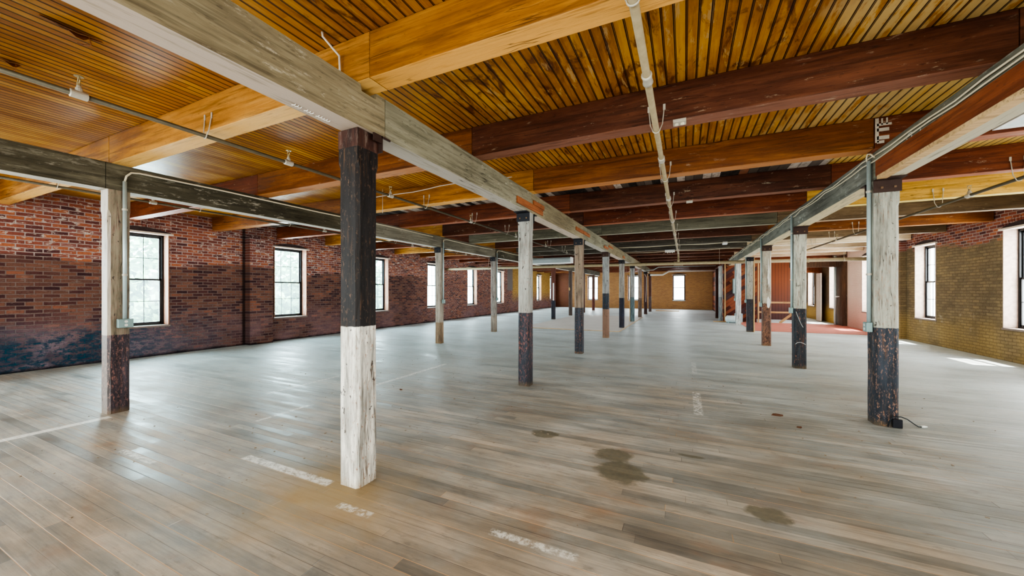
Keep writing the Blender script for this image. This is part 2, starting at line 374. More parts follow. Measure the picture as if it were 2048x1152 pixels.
# ------------------------------------------------------------------ floor material
def floor_mat():
    s = N('worn_strip_floor', 0.4, 0.5)
    R = 0.085
    row = s.math('FLOOR', s.math('DIVIDE', s.y, R))
    fr = s.math('FRACT', s.math('ADD', s.math('DIVIDE', s.y, R), 100.0))
    xo = s.math('ADD', s.x, s.math('MULTIPLY', s.white(s.vec(row, 1.0, 2.0)), 9.0))
    seg = s.math('FLOOR', s.math('DIVIDE', xo, 2.1))
    fx = s.math('FRACT', s.math('ADD', s.math('DIVIDE', xo, 2.1), 100.0))
    rnd = s.white(s.vec(row, seg, 0.0))
    seam = s.step(fr, 0.02, 0.07, 1, 0)
    butt = s.step(fx, 0.001, 0.003, 0.8, 0)
    line = s.math('MAXIMUM', seam, butt)
    # only some seams are open and dark, others show bright worn edge
    srn = s.white(s.vec(row, 7.0, 3.0))
    g = s.noise(4, sc3=(.5, 9, 1), detail=6, rough=0.7)
    blot = s.noise(0.75, sc3=(1, 1.3, 1), detail=6, rough=0.62, dist=0.5)
    b2 = s.noise(2.2, sc3=(.6, 1.6, 1), detail=5, rough=0.65)
    tan = s.ramp(s.math('ADD', s.math('ADD', s.math('MULTIPLY', g, 0.34), s.math('MULTIPLY', rnd, 0.20)), s.math('MULTIPLY', b2, 0.46)),
                 [(0.28, (0.095, 0.085, 0.072)), (0.42, (0.185, 0.155, 0.118)), (0.54, (0.30, 0.24, 0.17)), (0.68, (0.46, 0.36, 0.25))])
    rs = s.math('MULTIPLY', s.step(s.noise(1.5, sc3=(1, 2, 1), detail=5, off=(7, 3, 0)), 0.56, 0.68), 0.5)
    tan = s.mix(rs, tan, (0.26, 0.12, 0.045))
    gray = s.ramp(s.math('ADD', s.math('MULTIPLY', b2, 0.6), s.math('ADD', s.math('MULTIPLY', rnd, 0.1), s.math('MULTIPLY', g, .3))),
                  [(0.3, (0.19, 0.215, 0.21)), (0.5, (0.33, 0.35, 0.33)), (0.7, (0.50, 0.505, 0.47))])
    # dust builds up away from the middle of the room
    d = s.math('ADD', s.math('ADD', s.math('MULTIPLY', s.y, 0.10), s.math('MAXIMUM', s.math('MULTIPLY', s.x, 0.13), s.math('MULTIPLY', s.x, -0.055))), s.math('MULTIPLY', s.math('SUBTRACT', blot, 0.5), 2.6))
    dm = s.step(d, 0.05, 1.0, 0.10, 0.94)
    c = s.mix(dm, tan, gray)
    # cyan window sheen painted into the mid-left floor
    left_sheen = s.math('MULTIPLY', s.math('MULTIPLY', s.step(s.x, -2.0, -6.5), s.step(s.y, 1.8, 4.5)), 0.6)
    c = s.mix(left_sheen, c, (0.42, 0.55, 0.57))
    # sunlit brightness towards right wall, painted into the colour
    pr = s.math('MULTIPLY', s.step(s.x, 2.4, 5.2), 0.55)
    c = s.mix(pr, c, (0.66, 0.68, 0.68))
    c = s.mix(s.math('MULTIPLY', s.step(s.y, 3, 9), 0.35), c, (0.36, 0.42, 0.42))  # cool window light on the mid and far floor, painted in
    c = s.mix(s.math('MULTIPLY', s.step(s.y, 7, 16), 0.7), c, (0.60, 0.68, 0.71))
    lo_ = s.noise(0.55, sc3=(1, 1.5, 1), detail=4, off=(11, 5, 0))
    c = s.mix(s.step(lo_, 0.40, 0.56, 0.22, 0), c, (0.12, 0.125, 0.11))
    fs = s.noise(2.0, sc3=(.35, 11, 1), detail=5, rough=.7, off=(5, 1, 0))
    c = s.mix(s.step(fs, 0.52, 0.68, 0, 0.4), c, (0.10, 0.095, 0.085))
    # seams
    lm = s.math('MULTIPLY', line, s.step(srn, 0.2, 0.7, 0.25, 0.8))
    c = s.mix(lm, c, s.mix(s.step(srn, 0.72, 0.75), (0.05, 0.035, 0.03), (0.42, 0.24, 0.10)))
    # dark scuffs
    sk = s.noise(7, sc3=(.7, 2.2, 1), detail=7, rough=0.75)
    c = s.mix(s.step(sk, 0.56, 0.70, 0, 0.55), c, (0.09, 0.085, 0.08))
    # amber stain around the front post
    dx = s.math('SUBTRACT', s.x, -2.45); dy = s.math('SUBTRACT', s.y, 1.9)
    rr = s.math('SQRT', s.math('ADD', s.math('MULTIPLY', dx, dx), s.math('MULTIPLY', dy, s.math('MULTIPLY', dy, 1.6))))
    am = s.step(s.math('ADD', rr, s.math('MULTIPLY', s.noise(3, detail=5), 0.9)), 0.55, 1.35, 0.75, 0)
    c = s.mix(am, c, (0.30, 0.20, 0.07))
    # oil / mould stains
    for (sx, sy, ax, ay) in ((-0.60, 3.45, .17, .14), (-0.48, 3.15, .21, .19), (0.50, 2.97, .13, .10), (-1.33, 3.65, .15, .10), (0.05, 3.72, .12, .03)):
        ex = s.math('DIVIDE', s.math('SUBTRACT', s.x, sx), ax); ey = s.math('DIVIDE', s.math('SUBTRACT', s.y, sy), ay)
        q = s.math('SQRT', s.math('ADD', s.math('MULTIPLY', ex, ex), s.math('MULTIPLY', ey, ey)))
        m = s.step(s.math('ADD', q, s.math('MULTIPLY', s.math('SUBTRACT', s.noise(9, detail=5), 0.5), 1.2)), 0.8, 1.1, 0.8, 0)
        c = s.mix(m, c, s.mix(s.noise(22, detail=4), (0.055, 0.06, 0.05), (0.19, 0.165, 0.10)))
    # worn white paint lines
    pn = s.noise(20, sc3=(1.0, 1.0, 1), detail=6, rough=.8)
    for (x0, x1, y0, y1, th_) in ((-3.6, -2.5, 1.96, 2.04, .46), (-1.1, -.55, 2.0, 2.06, .50), (-2.2, -1.9, 1.80, 1.86, .5), (-6.26, -6.15, 1.1, 1.95, .40), (-4.50, -4.44, 2.6, 3.3, .50),
                               (-5.56, -5.50, 3.35, 4.6, .5), (-4.50, -4.42, 4.3, 6.3, .49), (0.10, 0.20, 5.0, 6.1, .52), (0.12, 0.20, 7.5, 8.6, .54), (-4.8, -4.2, 1.56, 1.61, .48)):
        mx = s.math('MULTIPLY', s.step(s.x, x0-.01, x0+.01), s.step(s.x, x1-.01, x1+.01, 1, 0))
        my = s.math('MULTIPLY', s.step(s.y, y0-.008, y0+.008), s.step(s.y, y1-.008, y1+.008, 1, 0))
        m = s.math('MULTIPLY', s.math('MULTIPLY', mx, my), s.step(pn, th_-.06, th_+.08, 0, .75))
        c = s.mix(m, c, (0.72, 0.72, 0.66))
    s.color(c)
    s.put(s.b.inputs['Roughness'], s.step(s.math('ADD', b2, s.math('MULTIPLY', rnd, 0.3)), 0.4, 0.9, 0.36, 0.66))
    s.bump(s.math('SUBTRACT', s.math('MULTIPLY', g, 0.3), s.math('ADD', lm, s.math('MULTIPLY', rnd, 0.12))), 0.5, 0.004)
    return s.m

# ------------------------------------------------------------------ common materials
M_FRAME = plain('black_window_paint', (0.018, 0.018, 0.02), 0.4)
M_SASH = plain('dark_bronze_sash', (0.03, 0.03, 0.033), 0.4)
M_JAMB = timber((0.17, 0.075, 0.045), (0.30, 0.145, 0.09), (0.40, 0.23, 0.15), 'z', (0.5, .42, .36), .3, .6, 31)
M_JAMBW = plain('whitewashed_jamb', (0.45, 0.34, 0.28), .7, var=.45)
M_SILL = plain('stone_sill', (0.22, 0.17, 0.15), .7)
M_ARCH = plain('charred_lintel_wood', (0.06, 0.04, 0.04), .8, var=.5)
M_LATH = plain('pale_lath_strip', (0.62, 0.52, 0.43), .7)
M_STEEL = plain('black_steel', (0.022, 0.022, 0.028), 0.5, 0.3)
M_RUSTST = plain('rusty_steel', (0.07, 0.04, 0.032), 0.6, 0.4)
M_BOLT = plain('rusty_bolt', (0.20, 0.12, 0.07), 0.6, 0.3)
M_EMT = plain('galvanised_conduit', (0.50, 0.60, 0.60), 0.4, 0.35, .12)
M_OUTB = plain('galvanised_box', (0.24, 0.33, 0.32), 0.45, 0.3, .12)
M_RECP = plain('ivory_receptacle', (0.65, 0.66, 0.60), 0.5)
M_CABLE = plain('cream_cable', (0.66, 0.58, 0.42), 0.5, var=.15)
M_WHITEC = plain('white_cable', (0.72, 0.66, 0.58), 0.5, var=.1)
M_PIPE = plain('painted_sprinkler_pipe', (0.36, 0.29, 0.18), 0.5, 0.1, .3)
M_PIPED = plain('dull_iron_pipe', (0.13, 0.11, 0.075), 0.5, 0.3, .3)
M_COUP = plain('cast_coupling', (0.52, 0.48, 0.40), 0.45, 0.2, .25)
M_BRASS = plain('tarnished_brass', (0.45, 0.36, 0.2), 0.4, 0.5, .3)
M_WHITE = plain('white_enamel', (0.78, 0.78, 0.76), 0.4, var=.05)
M_PANEL = plain('pale_diffuser', (0.72, 0.80, 0.80), 0.5, var=.04)
M_BLACKC = plain('black_cord', (0.02, 0.025, 0.03), 0.5)
M_PORC = plain('porcelain', (0.75, 0.7, 0.55), 0.35, var=.08)
M_NEWWOOD = timber((0.42, 0.26, 0.12), (0.58, 0.39, 0.2), (0.68, 0.48, 0.27), 'z', (0.7, .55, .35), 0, .6, 41)
M_NEWWOODX = timber((0.42, 0.26, 0.12), (0.58, 0.39, 0.2), (0.68, 0.48, 0.27), 'x', (0.7, .55, .35), 0, .6, 42)
M_REDB = timber((0.13, 0.035, 0.014), (0.25, 0.07, 0.025), (0.36, 0.12, 0.045), 'y', (0.45, .25, .12), .05, .55, 43)
M_BLKBLK = timber((0.26, 0.08, 0.03), (0.36, 0.13, 0.05), (0.42, 0.17, 0.07), 'y', (0.45, .25, .12), .0, .6, 44)

def glass_mat():
    m = bpy.data.materials.new('dusty_glass'); m.use_nodes = True
    n = m.node_tree.nodes; l = m.node_tree.links; n.clear()
    out = n.new('ShaderNodeOutputMaterial'); mx = n.new('ShaderNodeMixShader'); mx.inputs[0].default_value = 0.12
    tr = n.new('ShaderNodeBsdfTransparent'); tr.inputs[0].default_value = (0.97, 1.0, 0.99, 1)
    add = n.new('ShaderNodeMixShader'); add.inputs[0].default_value = 0.5
    gl = n.new('ShaderNodeBsdfGlossy'); gl.inputs['Roughness'].default_value = 0.05
    tl = n.new('ShaderNodeBsdfTranslucent'); tl.inputs[0].default_value = (0.9, 1, 1, 1)
    l.new(gl.outputs[0], add.inputs[1]); l.new(tl.outputs[0], add.inputs[2])
    l.new(tr.outputs[0], mx.inputs[1]); l.new(add.outputs[0], mx.inputs[2]); l.new(mx.outputs[0], out.inputs[0])
    return m
M_GLASS = glass_mat()

# ------------------------------------------------------------------ room dimensions
XL, XR, YF, YB, ZC = -11.1, 6.24, 33.3, -4.5, 3.40
T = 0.34
SZ, HZ = 0.69, 2.84
LW = [(-0.18, 0.88)] + [(3.42+3.58*i, 4.48+3.58*i) for i in range(9)]
LW[-1] = (31.75, 32.75)
LW[2] = (6.95, 8.0)
RW = [(3.75, 4.75), (7.25, 8.25), (10.70, 11.74), (14.10, 15.12), (17.72, 18.76), (21.1, 22.35), (24.6, 25.7)]
FW = [(-8.04, -7.07), (-4.50, -3.52), (-0.94, 0.03), (2.9, 3.9)]

def wall_mesh(axis, plane, thick_dir, a0, a1, holes, z1=ZC):
    """a wall slab with rectangular window openings; axis 'y' for side walls"""
    bm = bmesh.new()
    p0, p1 = sorted((plane, plane+thick_dir*T))
    def add(u0, u1, z0, z1_):
        if axis == 'y': box(bm, p0, p1, u0, u1, z0, z1_)
        else: box(bm, u0, u1, p0, p1, z0, z1_)
    cur = a0
    for (h0, h1) in holes:
        add(cur, h0, 0, z1)
        add(h0, h1, 0, SZ); add(h0, h1, HZ, z1)
        cur = h1
    add(cur, a1, 0, z1)
    return bm

def struct(name, bm, m, parent=None):
    o = obj(name, bm, m, parent); o['kind'] = 'structure'; return o

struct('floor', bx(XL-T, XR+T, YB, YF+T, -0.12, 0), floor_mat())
struct('ceiling', bx(XL-T, XR+T, YB, YF+T, ZC, ZC+0.1), ceiling_mat())
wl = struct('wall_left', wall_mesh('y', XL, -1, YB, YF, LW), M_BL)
wr = struct('wall_right', wall_mesh('y', XR, 1, YB, YF, RW), M_BR)
wf = struct('wall_back', wall_mesh('x', YF, 1, XL-T, XR+T, FW), M_BF)
# brick piers
bm = bx(XL-0.01, XL+0.20, 6.16, 6.80, 0, 3.0); obj('brick_pier', bm, M_BL, wl)
bm = bx(XL-0.01, XL+0.10, -1.1, -0.6, 0, 3.0); obj('brick_pier', bm, M_BL, wl)
bm = bx(XR-0.14, XR+0.01, 15.62, 16.35, 0, 3.05); obj('brick_pier', bm, M_BR, wr)
M_BRN = timber((0.06, 0.035, 0.025), (0.12, 0.07, 0.045), (0.2, 0.12, 0.07), 'z', (0.3, .25, .2), .1, .6, 51)
obj('boarded_pier', bx(XR-0.16, XR+0.01, 20.25, 20.95, 0, 3.0), M_BRN, wr)

def window(n, axis, plane, d, a0, a1, side):
    """double hung 6 over 6 window; d=+1 when outside lies in + direction"""
    root = link('window_%d' % n, None)
    root['kind'] = 'structure'
    c = (a0+a1)/2
    root.location = (plane, c, SZ) if axis == 'y' else (c, plane, SZ)
    def B(bm, u0, u1, t0, t1, z0, z1, bev=0):
        q0, q1 = sorted((plane+d*t0, plane+d*t1))
        if axis == 'y': box(bm, q0, q1, u0, u1, z0, z1, bev)
        else: box(bm, u0, u1, q0, q1, z0, z1, bev)
    # jamb lining
    bm = bmesh.new()
    for u0, u1 in ((a0, a0+0.02), (a1-0.02, a1)): B(bm, u0, u1, -0.015, T-0.08, SZ+0.02, HZ)
    B(bm, a0, a1, -0.01, T-0.08, HZ-0.02, HZ)
    obj('jamb', bm, M_JAMBW if side == 'right' else M_JAMB, root)
    bm = bmesh.new(); B(bm, a0-0.02, a1+0.02, -0.02, T-0.08, SZ-0.025, SZ+0.015, 0.004)
    obj('sill', bm, M_SILL, root)
    # lintel: segmental arch board above opening
    bm = bmesh.new()
    K = 10; hw = (a1-a0)/2+0.05
    pts_t = [(c-hw+2*hw*i/K, HZ+0.015+0.10*(1-((i/K-0.5)*2)**2)) for i in range(K+1)]
    vs = []
    for t in (-0.018, 0.03):
        ring = [(u, z) for u, z in pts_t] + [(c+hw, HZ-0.0), (c-hw, HZ-0.0)]
        vs.append([bm.verts.new(((plane+d*t, u, z) if axis == 'y' else (u, plane+d*t, z))) for u, z in ring])
    nn = len(vs[0])
    for i in range(nn): bm.faces.new((vs[0][i], vs[0][(i+1) % nn], vs[1][(i+1) % nn], vs[1][i]))
    bm.faces.new(vs[0]); bm.faces.new(vs[1][::-1])
    bmesh.ops.recalc_face_normals(bm, faces=bm.faces)
    obj('lintel', bm, M_ARCH, root)
    bm = bmesh.new(); B(bm, a0-0.06, a1+0.07, -0.05, 0.0, HZ-0.03, HZ+0.012, 0.004)
    obj('head_casing', bm, M_LATH, root)
    # arch bricks on edge
    bm = bmesh.new()
    kb = 15
    for i in range(kb):
        a = (i+0.5)/kb-0.5
        u = c+a*2*(hw+0.02); z = HZ+0.115-0.10*(a*2)**2+0.055
        r = bmesh.ops.create_cube(bm, size=1)['verts']
        bmesh.ops.scale(bm, verts=r, vec=((0.03, 0.058, 0.105) if axis == 'y' else (0.058, 0.03, 0.105)))
        bmesh.ops.rotate(bm, verts=r, cent=(0, 0, 0), matrix=Matrix.Rotation((-a*0.75 if axis == 'y' else a*0.75), 3, 'X' if axis == 'y' else 'Y'))
        bmesh.ops.translate(bm, verts=r, vec=((plane+d*0.003, u, z) if axis == 'y' else (u, plane+d*0.003, z)))
    obj('brick_arch', bm, {'left': M_BL, 'right': M_BR, 'far': M_BF}[side], root)
    # outer frame
    f0, f1 = T-0.14, T-0.05
    bm = bmesh.new()
    for u0, u1 in ((a0+0.02, a0+0.06), (a1-0.06, a1-0.02)): B(bm, u0, u1, f0, f1, SZ+0.02, HZ-0.02)
    B(bm, a0+0.02, a1-0.02, f0, f1, HZ-0.06, HZ-0.02); B(bm, a0+0.02, a1-0.02, f0, f1, SZ+0.02, SZ+0.05)
    fo = obj('window_frame', bm, M_FRAME, root)
    mid = (SZ+HZ)/2
    for k, (z0, z1, t0) in enumerate(((mid-0.02, HZ-0.06, T-0.10), (SZ+0.05, mid+0.02, T-0.13))):
        bm = bmesh.new(); t1 = t0+0.03
        x0, x1 = a0+0.06, a1-0.06
        for u0, u1 in ((x0, x0+0.035), (x1-0.035, x1)): B(bm, u0, u1, t0, t1, z0, z1)
        B(bm, x0, x1, t0, t1, z0, z0+0.04); B(bm, x0, x1, t0, t1, z1-0.04, z1)
        w = x1-x0
        for q in (1, 2): B(bm, x0+w*q/3-0.006, x0+w*q/3+0.006, t0+0.008, t1-0.008, z0, z1)
        B(bm, x0, x1, t0+0.008, t1-0.008, (z0+z1)/2-0.006, (z0+z1)/2+0.006)
        so = obj('sash', bm, M_SASH, root)
        bm = bmesh.new(); tm = t0+0.015
        if axis == 'y': pv = [(plane+d*tm, x0, z0), (plane+d*tm, x1, z0), (plane+d*tm, x1, z1), (plane+d*tm, x0, z1)]
        else: pv = [(x0, plane+d*tm, z0), (x1, plane+d*tm, z0), (x1, plane+d*tm, z1), (x0, plane+d*tm, z1)]
        bm.faces.new([bm.verts.new(p) for p in pv])
        obj('pane', bm, M_GLASS, so)
    return root
k = 1
for a0, a1 in LW: window(k, 'y', XL, -1, a0, a1, 'left'); k += 1
for a0, a1 in FW: window(k, 'x', YF, 1, a0, a1, 'far'); k += 1
for a0, a1 in RW: window(k, 'y', XR, 1, a0, a1, 'right'); k += 1

# ------------------------------------------------------------------ posts
GB, GT = 2.74, 3.06          # girder bottom/top
ORD = ['first', 'second', 'third', 'fourth', 'fifth', 'sixth', 'seventh', 'eighth', 'ninth', 'tenth', 'eleventh', 'twelfth', 'thirteenth', 'fourteenth', 'fifteenth', 'sixteenth', 'seventeenth', 'eighteenth', 'nineteenth', 'twentieth']

def post_mesh(cx, cy, w, h, ch=0.024, seed=0, z0=0):
    rnd = random.Random(seed)
    bm = bmesh.new(); rings = []
    zs = [z0, .3, .6, .9, 1.2, 1.5, 1.8, 2.1, h-0.30, h-0.25, h]
    for z in zs:
        c = ch if z < h-0.28 else 0.003
        a = w/2
        P = [(-a+c, -a), (a-c, -a), (a, -a+c), (a, a-c), (a-c, a), (-a+c, a), (-a, a-c), (-a, -a+c)]
        j = 0.0 if z in (z0, h) else 0.0022
        rings.append([bm.verts.new((cx+x+rnd.uniform(-j, j), cy+y+rnd.uniform(-j, j), z)) for x, y in P])
    for a, b in zip(rings, rings[1:]):
        for i in range(8): bm.faces.new((a[i], a[(i+1) % 8], b[(i+1) % 8], b[i]))
    bm.faces.new(rings[0][::-1]); bm.faces.new(rings[-1])
    return bm

def cap_plate(root, cx, cy, w, m, both=True, z=GB):
    for s in ((-1, 1) if both else (-1,)):
        bm = bmesh.new()
        yo = cy+s*w/2
        y0, y1 = sorted((yo, yo+s*0.012))
        box(bm, cx-w/2-0.015, cx+w/2+0.015, y0, y1, z-0.145, z-0.003)
        y0, y1 = sorted((yo, yo+s*0.13))
        box(bm, cx-w/2-0.015, cx+w/2+0.015, y0, y1, z-0.014, z-0.002)
        o = obj('cap_plate', bm, m, root)
        if s < 0:
            for bxo in (-0.05, 0.06):
                q = bmesh.new(); box(q, cx+bxo-0.011, cx+bxo+0.011, yo-0.024, yo-0.012, z-0.105, z-0.083, 0.003)
                obj('bolt', q, M_BOLT, o)

GREY = (0.34, 0.32, 0.28); NAVY = (0.035, 0.042, 0.055); BLK = (0.022, 0.020, 0.022)
BROWN = (0.17, 0.12, 0.085); RED = (0.13, 0.04, 0.025)
def post(cx, cy, w, hi, lo, split, label, plate=None, seed=0, group=None, h=GB, z0=0, **kw):
    r = thing('wooden_post', label, 'post', (cx, cy, 0), group)
    obj('timber_shaft', post_mesh(cx, cy, w, h, seed=seed, z0=z0), painted_post(hi, lo, split, seed=seed, **kw), r)
    if plate: cap_plate(r, cx, cy, w, plate, z=h)
    return r
XC, XRR, XLL = -2.31, 2.02, -6.43
YS = [2.13+3.31*i for i in range(9)]
pA = post(XC-.03, YS[0], .205, (0.020, 0.017, 0.017), (0.58, 0.56, 0.50), 1.226, 'large nearest post, charcoal black above and chipped white below', None, 1, chips=.36, rust=(0.24, 0.13, 0.075), hi_d=(0.008, 0.007, 0.007))
# its bare oxide-red head and the small angle bracket
obj('post_head', bx(XC-.1345, XC+.0745, YS[0]-.1045, YS[0]+.1045, GB-.14, GB-.002, bev=.003), timber((0.02, 0.012, 0.012), (0.07, 0.028, 0.02), (0.16, 0.09, 0.07), 'z', (0.3, .26, .22), .3, .6, 61), pA)
bm = bmesh.new(); box(bm, XC+.1, XC+.112, YS[0]+.02, YS[0]+.105, GB-.06, GB+.002); box(bm, XC+.1, XC+.112, YS[0]+.10, YS[0]+.20, GB-.012, GB+.002)
box(bm, XC-.10, XC+.112, YS[0]+.1025, YS[0]+.114, GB-.13, GB+.0)
obj('angle_bracket', bm, M_RUSTST, pA)
post(XC, YS[1], .19, (0.34, 0.335, 0.30), NAVY, 1.155, 'grey post with black steel cap and rust-streaked navy foot, behind the black and white post', M_STEEL, 2, chips=.55, rust=(0.24, 0.09, 0.07))
post(XC, YS[2], .19, (0.24, 0.18, 0.13), NAVY, 1.10, 'brown-grey bare post with navy lower third, third along the central row', M_STEEL, 3, chips=.4)
post(XC, YS[3], .19, (0.26, 0.26, 0.25), (0.028, 0.04, 0.055), 1.42, 'post with a dark green-black middle band over flaking rust wood, fourth along the central row', M_RUSTST, 4, chips=.3, lo2=(0.22, 0.13, 0.09), split2=.92)
post(XC, YS[4], .19, (0.27, 0.25, 0.22), (0.022, 0.026, 0.045), 1.22, 'grey post with solid dark navy lower half, fifth along the central row', M_STEEL, 5, z0=.0235, chips=.2)
pF = post(XC, YS[5], .19, (0.28, 0.28, 0.27), (0.12, 0.17, 0.18), 1.2, 'blue-grey post with a raw wood edge strip, sixth along the central row', M_STEEL, 6, z0=.0235, chips=.2)
post(XC, YS[6], .19, (0.27, 0.22, 0.19), (0.16, 0.12, 0.10), 1.1, 'plain taupe post, seventh along the central row', None, 7, z0=.0235, chips=.2)
pH = post(XC, YS[7], .19, (0.12, 0.06, 0.055), (0.09, 0.05, 0.05), 1.1, 'dark maroon post with a pale cable, eighth along the central row', M_STEEL, 8, chips=.2)
post(XC, YS[8], .19, (0.13, 0.06, 0.05), (0.14, 0.10, 0.10), 1.1, 'dark red-brown post, farthest of the central row', M_STEEL, 9, chips=.2)
YR = [5.56, 8.92, 12.2, 16.05, 19.1]
XRs = [2.03, 2.02, 2.03, 2.16, 2.14]
post(XRs[0]-.005, YR[0], .205, (0.36, 0.35, 0.29), NAVY, 1.09, 'big grey and navy post with an outlet box and a cord at its foot', M_RUSTST, 11, chips=.5, rust=(0.3, 0.16, 0.1))
pR2 = post(XRs[1], YR[1], .20, (0.42, 0.41, 0.34), (0.03, 0.035, 0.042), 1.16, 'cream-grey post with sharp navy base and faint scrawl, second along the right-hand row', M_RUSTST, 12, chips=.35)
pR3 = post(XRs[2], YR[2], .20, (0.40, 0.37, 0.30), (0.10, 0.055, 0.045), 1.16, 'badly peeled post with a white plaster splash and brown base, third along the right-hand row', M_RUSTST, 13, chips=.9, rust=(0.24, 0.12, 0.07))
pR4 = post(XRs[3], YR[3], .20, (0.33, 0.31, 0.26), (0.045, 0.045, 0.055), 1.2, 'grey post with charcoal base and raw stud on its side, at the mat corner', M_STEEL, 14, chips=.2)
post(XRs[4], YR[4], .20, (0.52, 0.56, 0.54), (0.50, 0.54, 0.53), 1.2, 'pale blue-grey post in front of the diagonal boards', None, 15, chips=.3)
post(1.60, 21.1, .15, (0.50, 0.52, 0.50), (0.30, 0.33, 0.34), 1.2, 'slim white-topped post at the end of the diagonal boarding', None, 16, chips=.2)
post(1.60, 23.2, .17, (0.07, 0.025, 0.018), (0.07, 0.025, 0.02), 1.2, 'slim dark red-brown post beside the far doorway opening', None, 17, chips=.1)
YL = [2.07, YS[2], YS[3], YS[5], YS[6], YS[7], YS[8]]
post(XLL, YL[0], .20, (0.25, 0.21, 0.15), (0.055, 0.045, 0.055), .96, 'pale grey post with black scuffed base and an outlet box, nearest along the window side', None, 21, chips=.6, front=(0.62, 0.56, 0.50), rust=(0.22, 0.11, 0.09))
post(XLL+.02, YL[1], .185, (0.31, 0.27, 0.22), (0.24, 0.17, 0.11), .6, 'grey-brown post with black cap plate and conduit, second visible along the window side', M_STEEL, 22, chips=.2)
post(XLL+.04, YL[2], .185, (0.28, 0.25, 0.22), (0.25, 0.21, 0.17), .6, 'taupe post with conduit, third visible along the window side', M_STEEL, 23, chips=.2)
pL4 = post(XLL+.1, YL[3], .19, (0.14, 0.05, 0.035), (0.03, 0.035, 0.05), 1.0, 'red-brown post with a white patch and navy base, beyond the hanging light', None, 24, chips=.2)
pL5 = post(XLL+.08, YL[4], .19, (0.10, 0.075, 0.065), (0.10, 0.075, 0.065), 1.0, 'dark brown post with a small ochre patch, fifth visible along the window side', None, 25, chips=.15)
post(XLL+.05, YL[5], .19, (0.11, 0.06, 0.05), (0.12, 0.04, 0.03), 1.0, 'narrow far red post beside the back wall windows, second from last on the window side', None, 26, chips=.1)
post(XLL, YL[6], .19, (0.16, 0.09, 0.07), (0.16, 0.05, 0.04), 1.0, 'farthest small brown post before the back wall on the window side', None, 27, chips=.1)

# ------------------------------------------------------------------ girders (run along Y)
def girder(x, w, ys, mats, label, notches=(), parts=()):
    r = thing('ceiling_girder', label, 'girder', (x, ys[0], GB))
    for i, (y0, y1) in enumerate(zip(ys, ys[1:])):
        y0 += 0.003; y1 -= 0.003
        prof = [(y0, GB), (y1, GB), (y1, GT)]
        for (n0, n1, dz) in sorted(notches, reverse=True):
            if y0 < n0 and n1 < y1: prof += [(n1, GT), (n1-.01, GT-dz), (n0+.01, GT-dz), (n0, GT)]
        prof += [(y0, GT)]
        bm = prism_x(bmesh.new(), prof, x-w/2, x+w/2)
        obj('timber', bm, mats[i % len(mats)], r)
    return r
GG = timber((0.13, 0.10, 0.06), (0.27, 0.225, 0.14), (0.38, 0.33, 0.225), 'y', (0.5, .44, .33), .08, .75, 71, 1.3, (0.50, 0.41, 0.34), .9)
GG2 = timber((0.14, 0.125, 0.08), (0.27, 0.25, 0.175), (0.37, 0.345, 0.26), 'y', (0.5, .46, .36), .08, .75, 72, 1.3, (0.42, 0.38, 0.33), .9)
GL1 = timber((0.035, 0.03, 0.018), (0.085, 0.075, 0.05), (0.19, 0.17, 0.12), 'y', (0.4, .37, .3), .22, .7, 73, 1.0, (0.55, 0.50, 0.42), .9)  # pale underside is window light put into the colour
GL2 = timber((0.11, 0.095, 0.07), (0.20, 0.18, 0.135), (0.30, 0.28, 0.22), 'y', (0.45, .42, .36), .15, .7, 74, 1.0, (0.55, 0.50, 0.42), .9)  # same painted-in window light on the underside
GR1 = timber((0.10, 0.095, 0.07), (0.19, 0.18, 0.135), (0.30, 0.285, 0.22), 'y', (0.5, .48, .40), .15, .7, 75, 1.0, (0.55, 0.50, 0.38), .9)
GR2 = timber((0.09, 0.085, 0.068), (0.17, 0.165, 0.135), (0.28, 0.27, 0.225), 'y', (0.5, .5, .45), .2, .7, 76, 1.0, (0.58, 0.48, 0.30), .9)
g1 = girder(XC, .20, [-3, 2.28] + YS[1:8] + [27.2], [GG, GG2], 'weathered grey timber girder over the central row of posts', notches=((2.03, 2.19, .05),))
g2 = girder(XLL, .20, [-3] + [1.95] + [YS[1]] + YS[2:8] + [30.5], [GL1, GL1, GL2, GL2], 'dark olive stained timber girder over the window side posts')
g3 = girder(2.03, .20, [-1] + YR[:3] + [16.05, 19.1, 21.2], [GR1, GR2, GR2], 'grey timber girder with a red-brown side plank, over the right-hand posts')
# sistered red plank and cream edge on right girder
obj('side_plank', bx(1.905, 1.93, 1.5, 5.40, 2.765, 2.935, bev=.002), M_REDB, g3)
obj('edge_batten', bx(1.90, 1.98, 1.5, 5.35, 2.722, 2.762, bev=.002), M_NEWWOODX, g3)
# splice blocks on central girder
for (y0, y1, z0, z1) in ((4.86, 5.92, 2.78, 2.88), (5.50, 5.98, 2.885, 2.955), (8.05, 8.70, 2.86, 2.94), (8.72, 9.35, 2.86, 2.94), (11.2, 11.85, 2.80, 2.87), (11.95, 12.7, 2.9, 2.96), (14.9, 15.4, 2.80, 2.88)):
    obj('splice_block', bx(XC+.10, XC+.122, y0, y1, z0, z1, bev=.002), M_BLKBLK, g1)

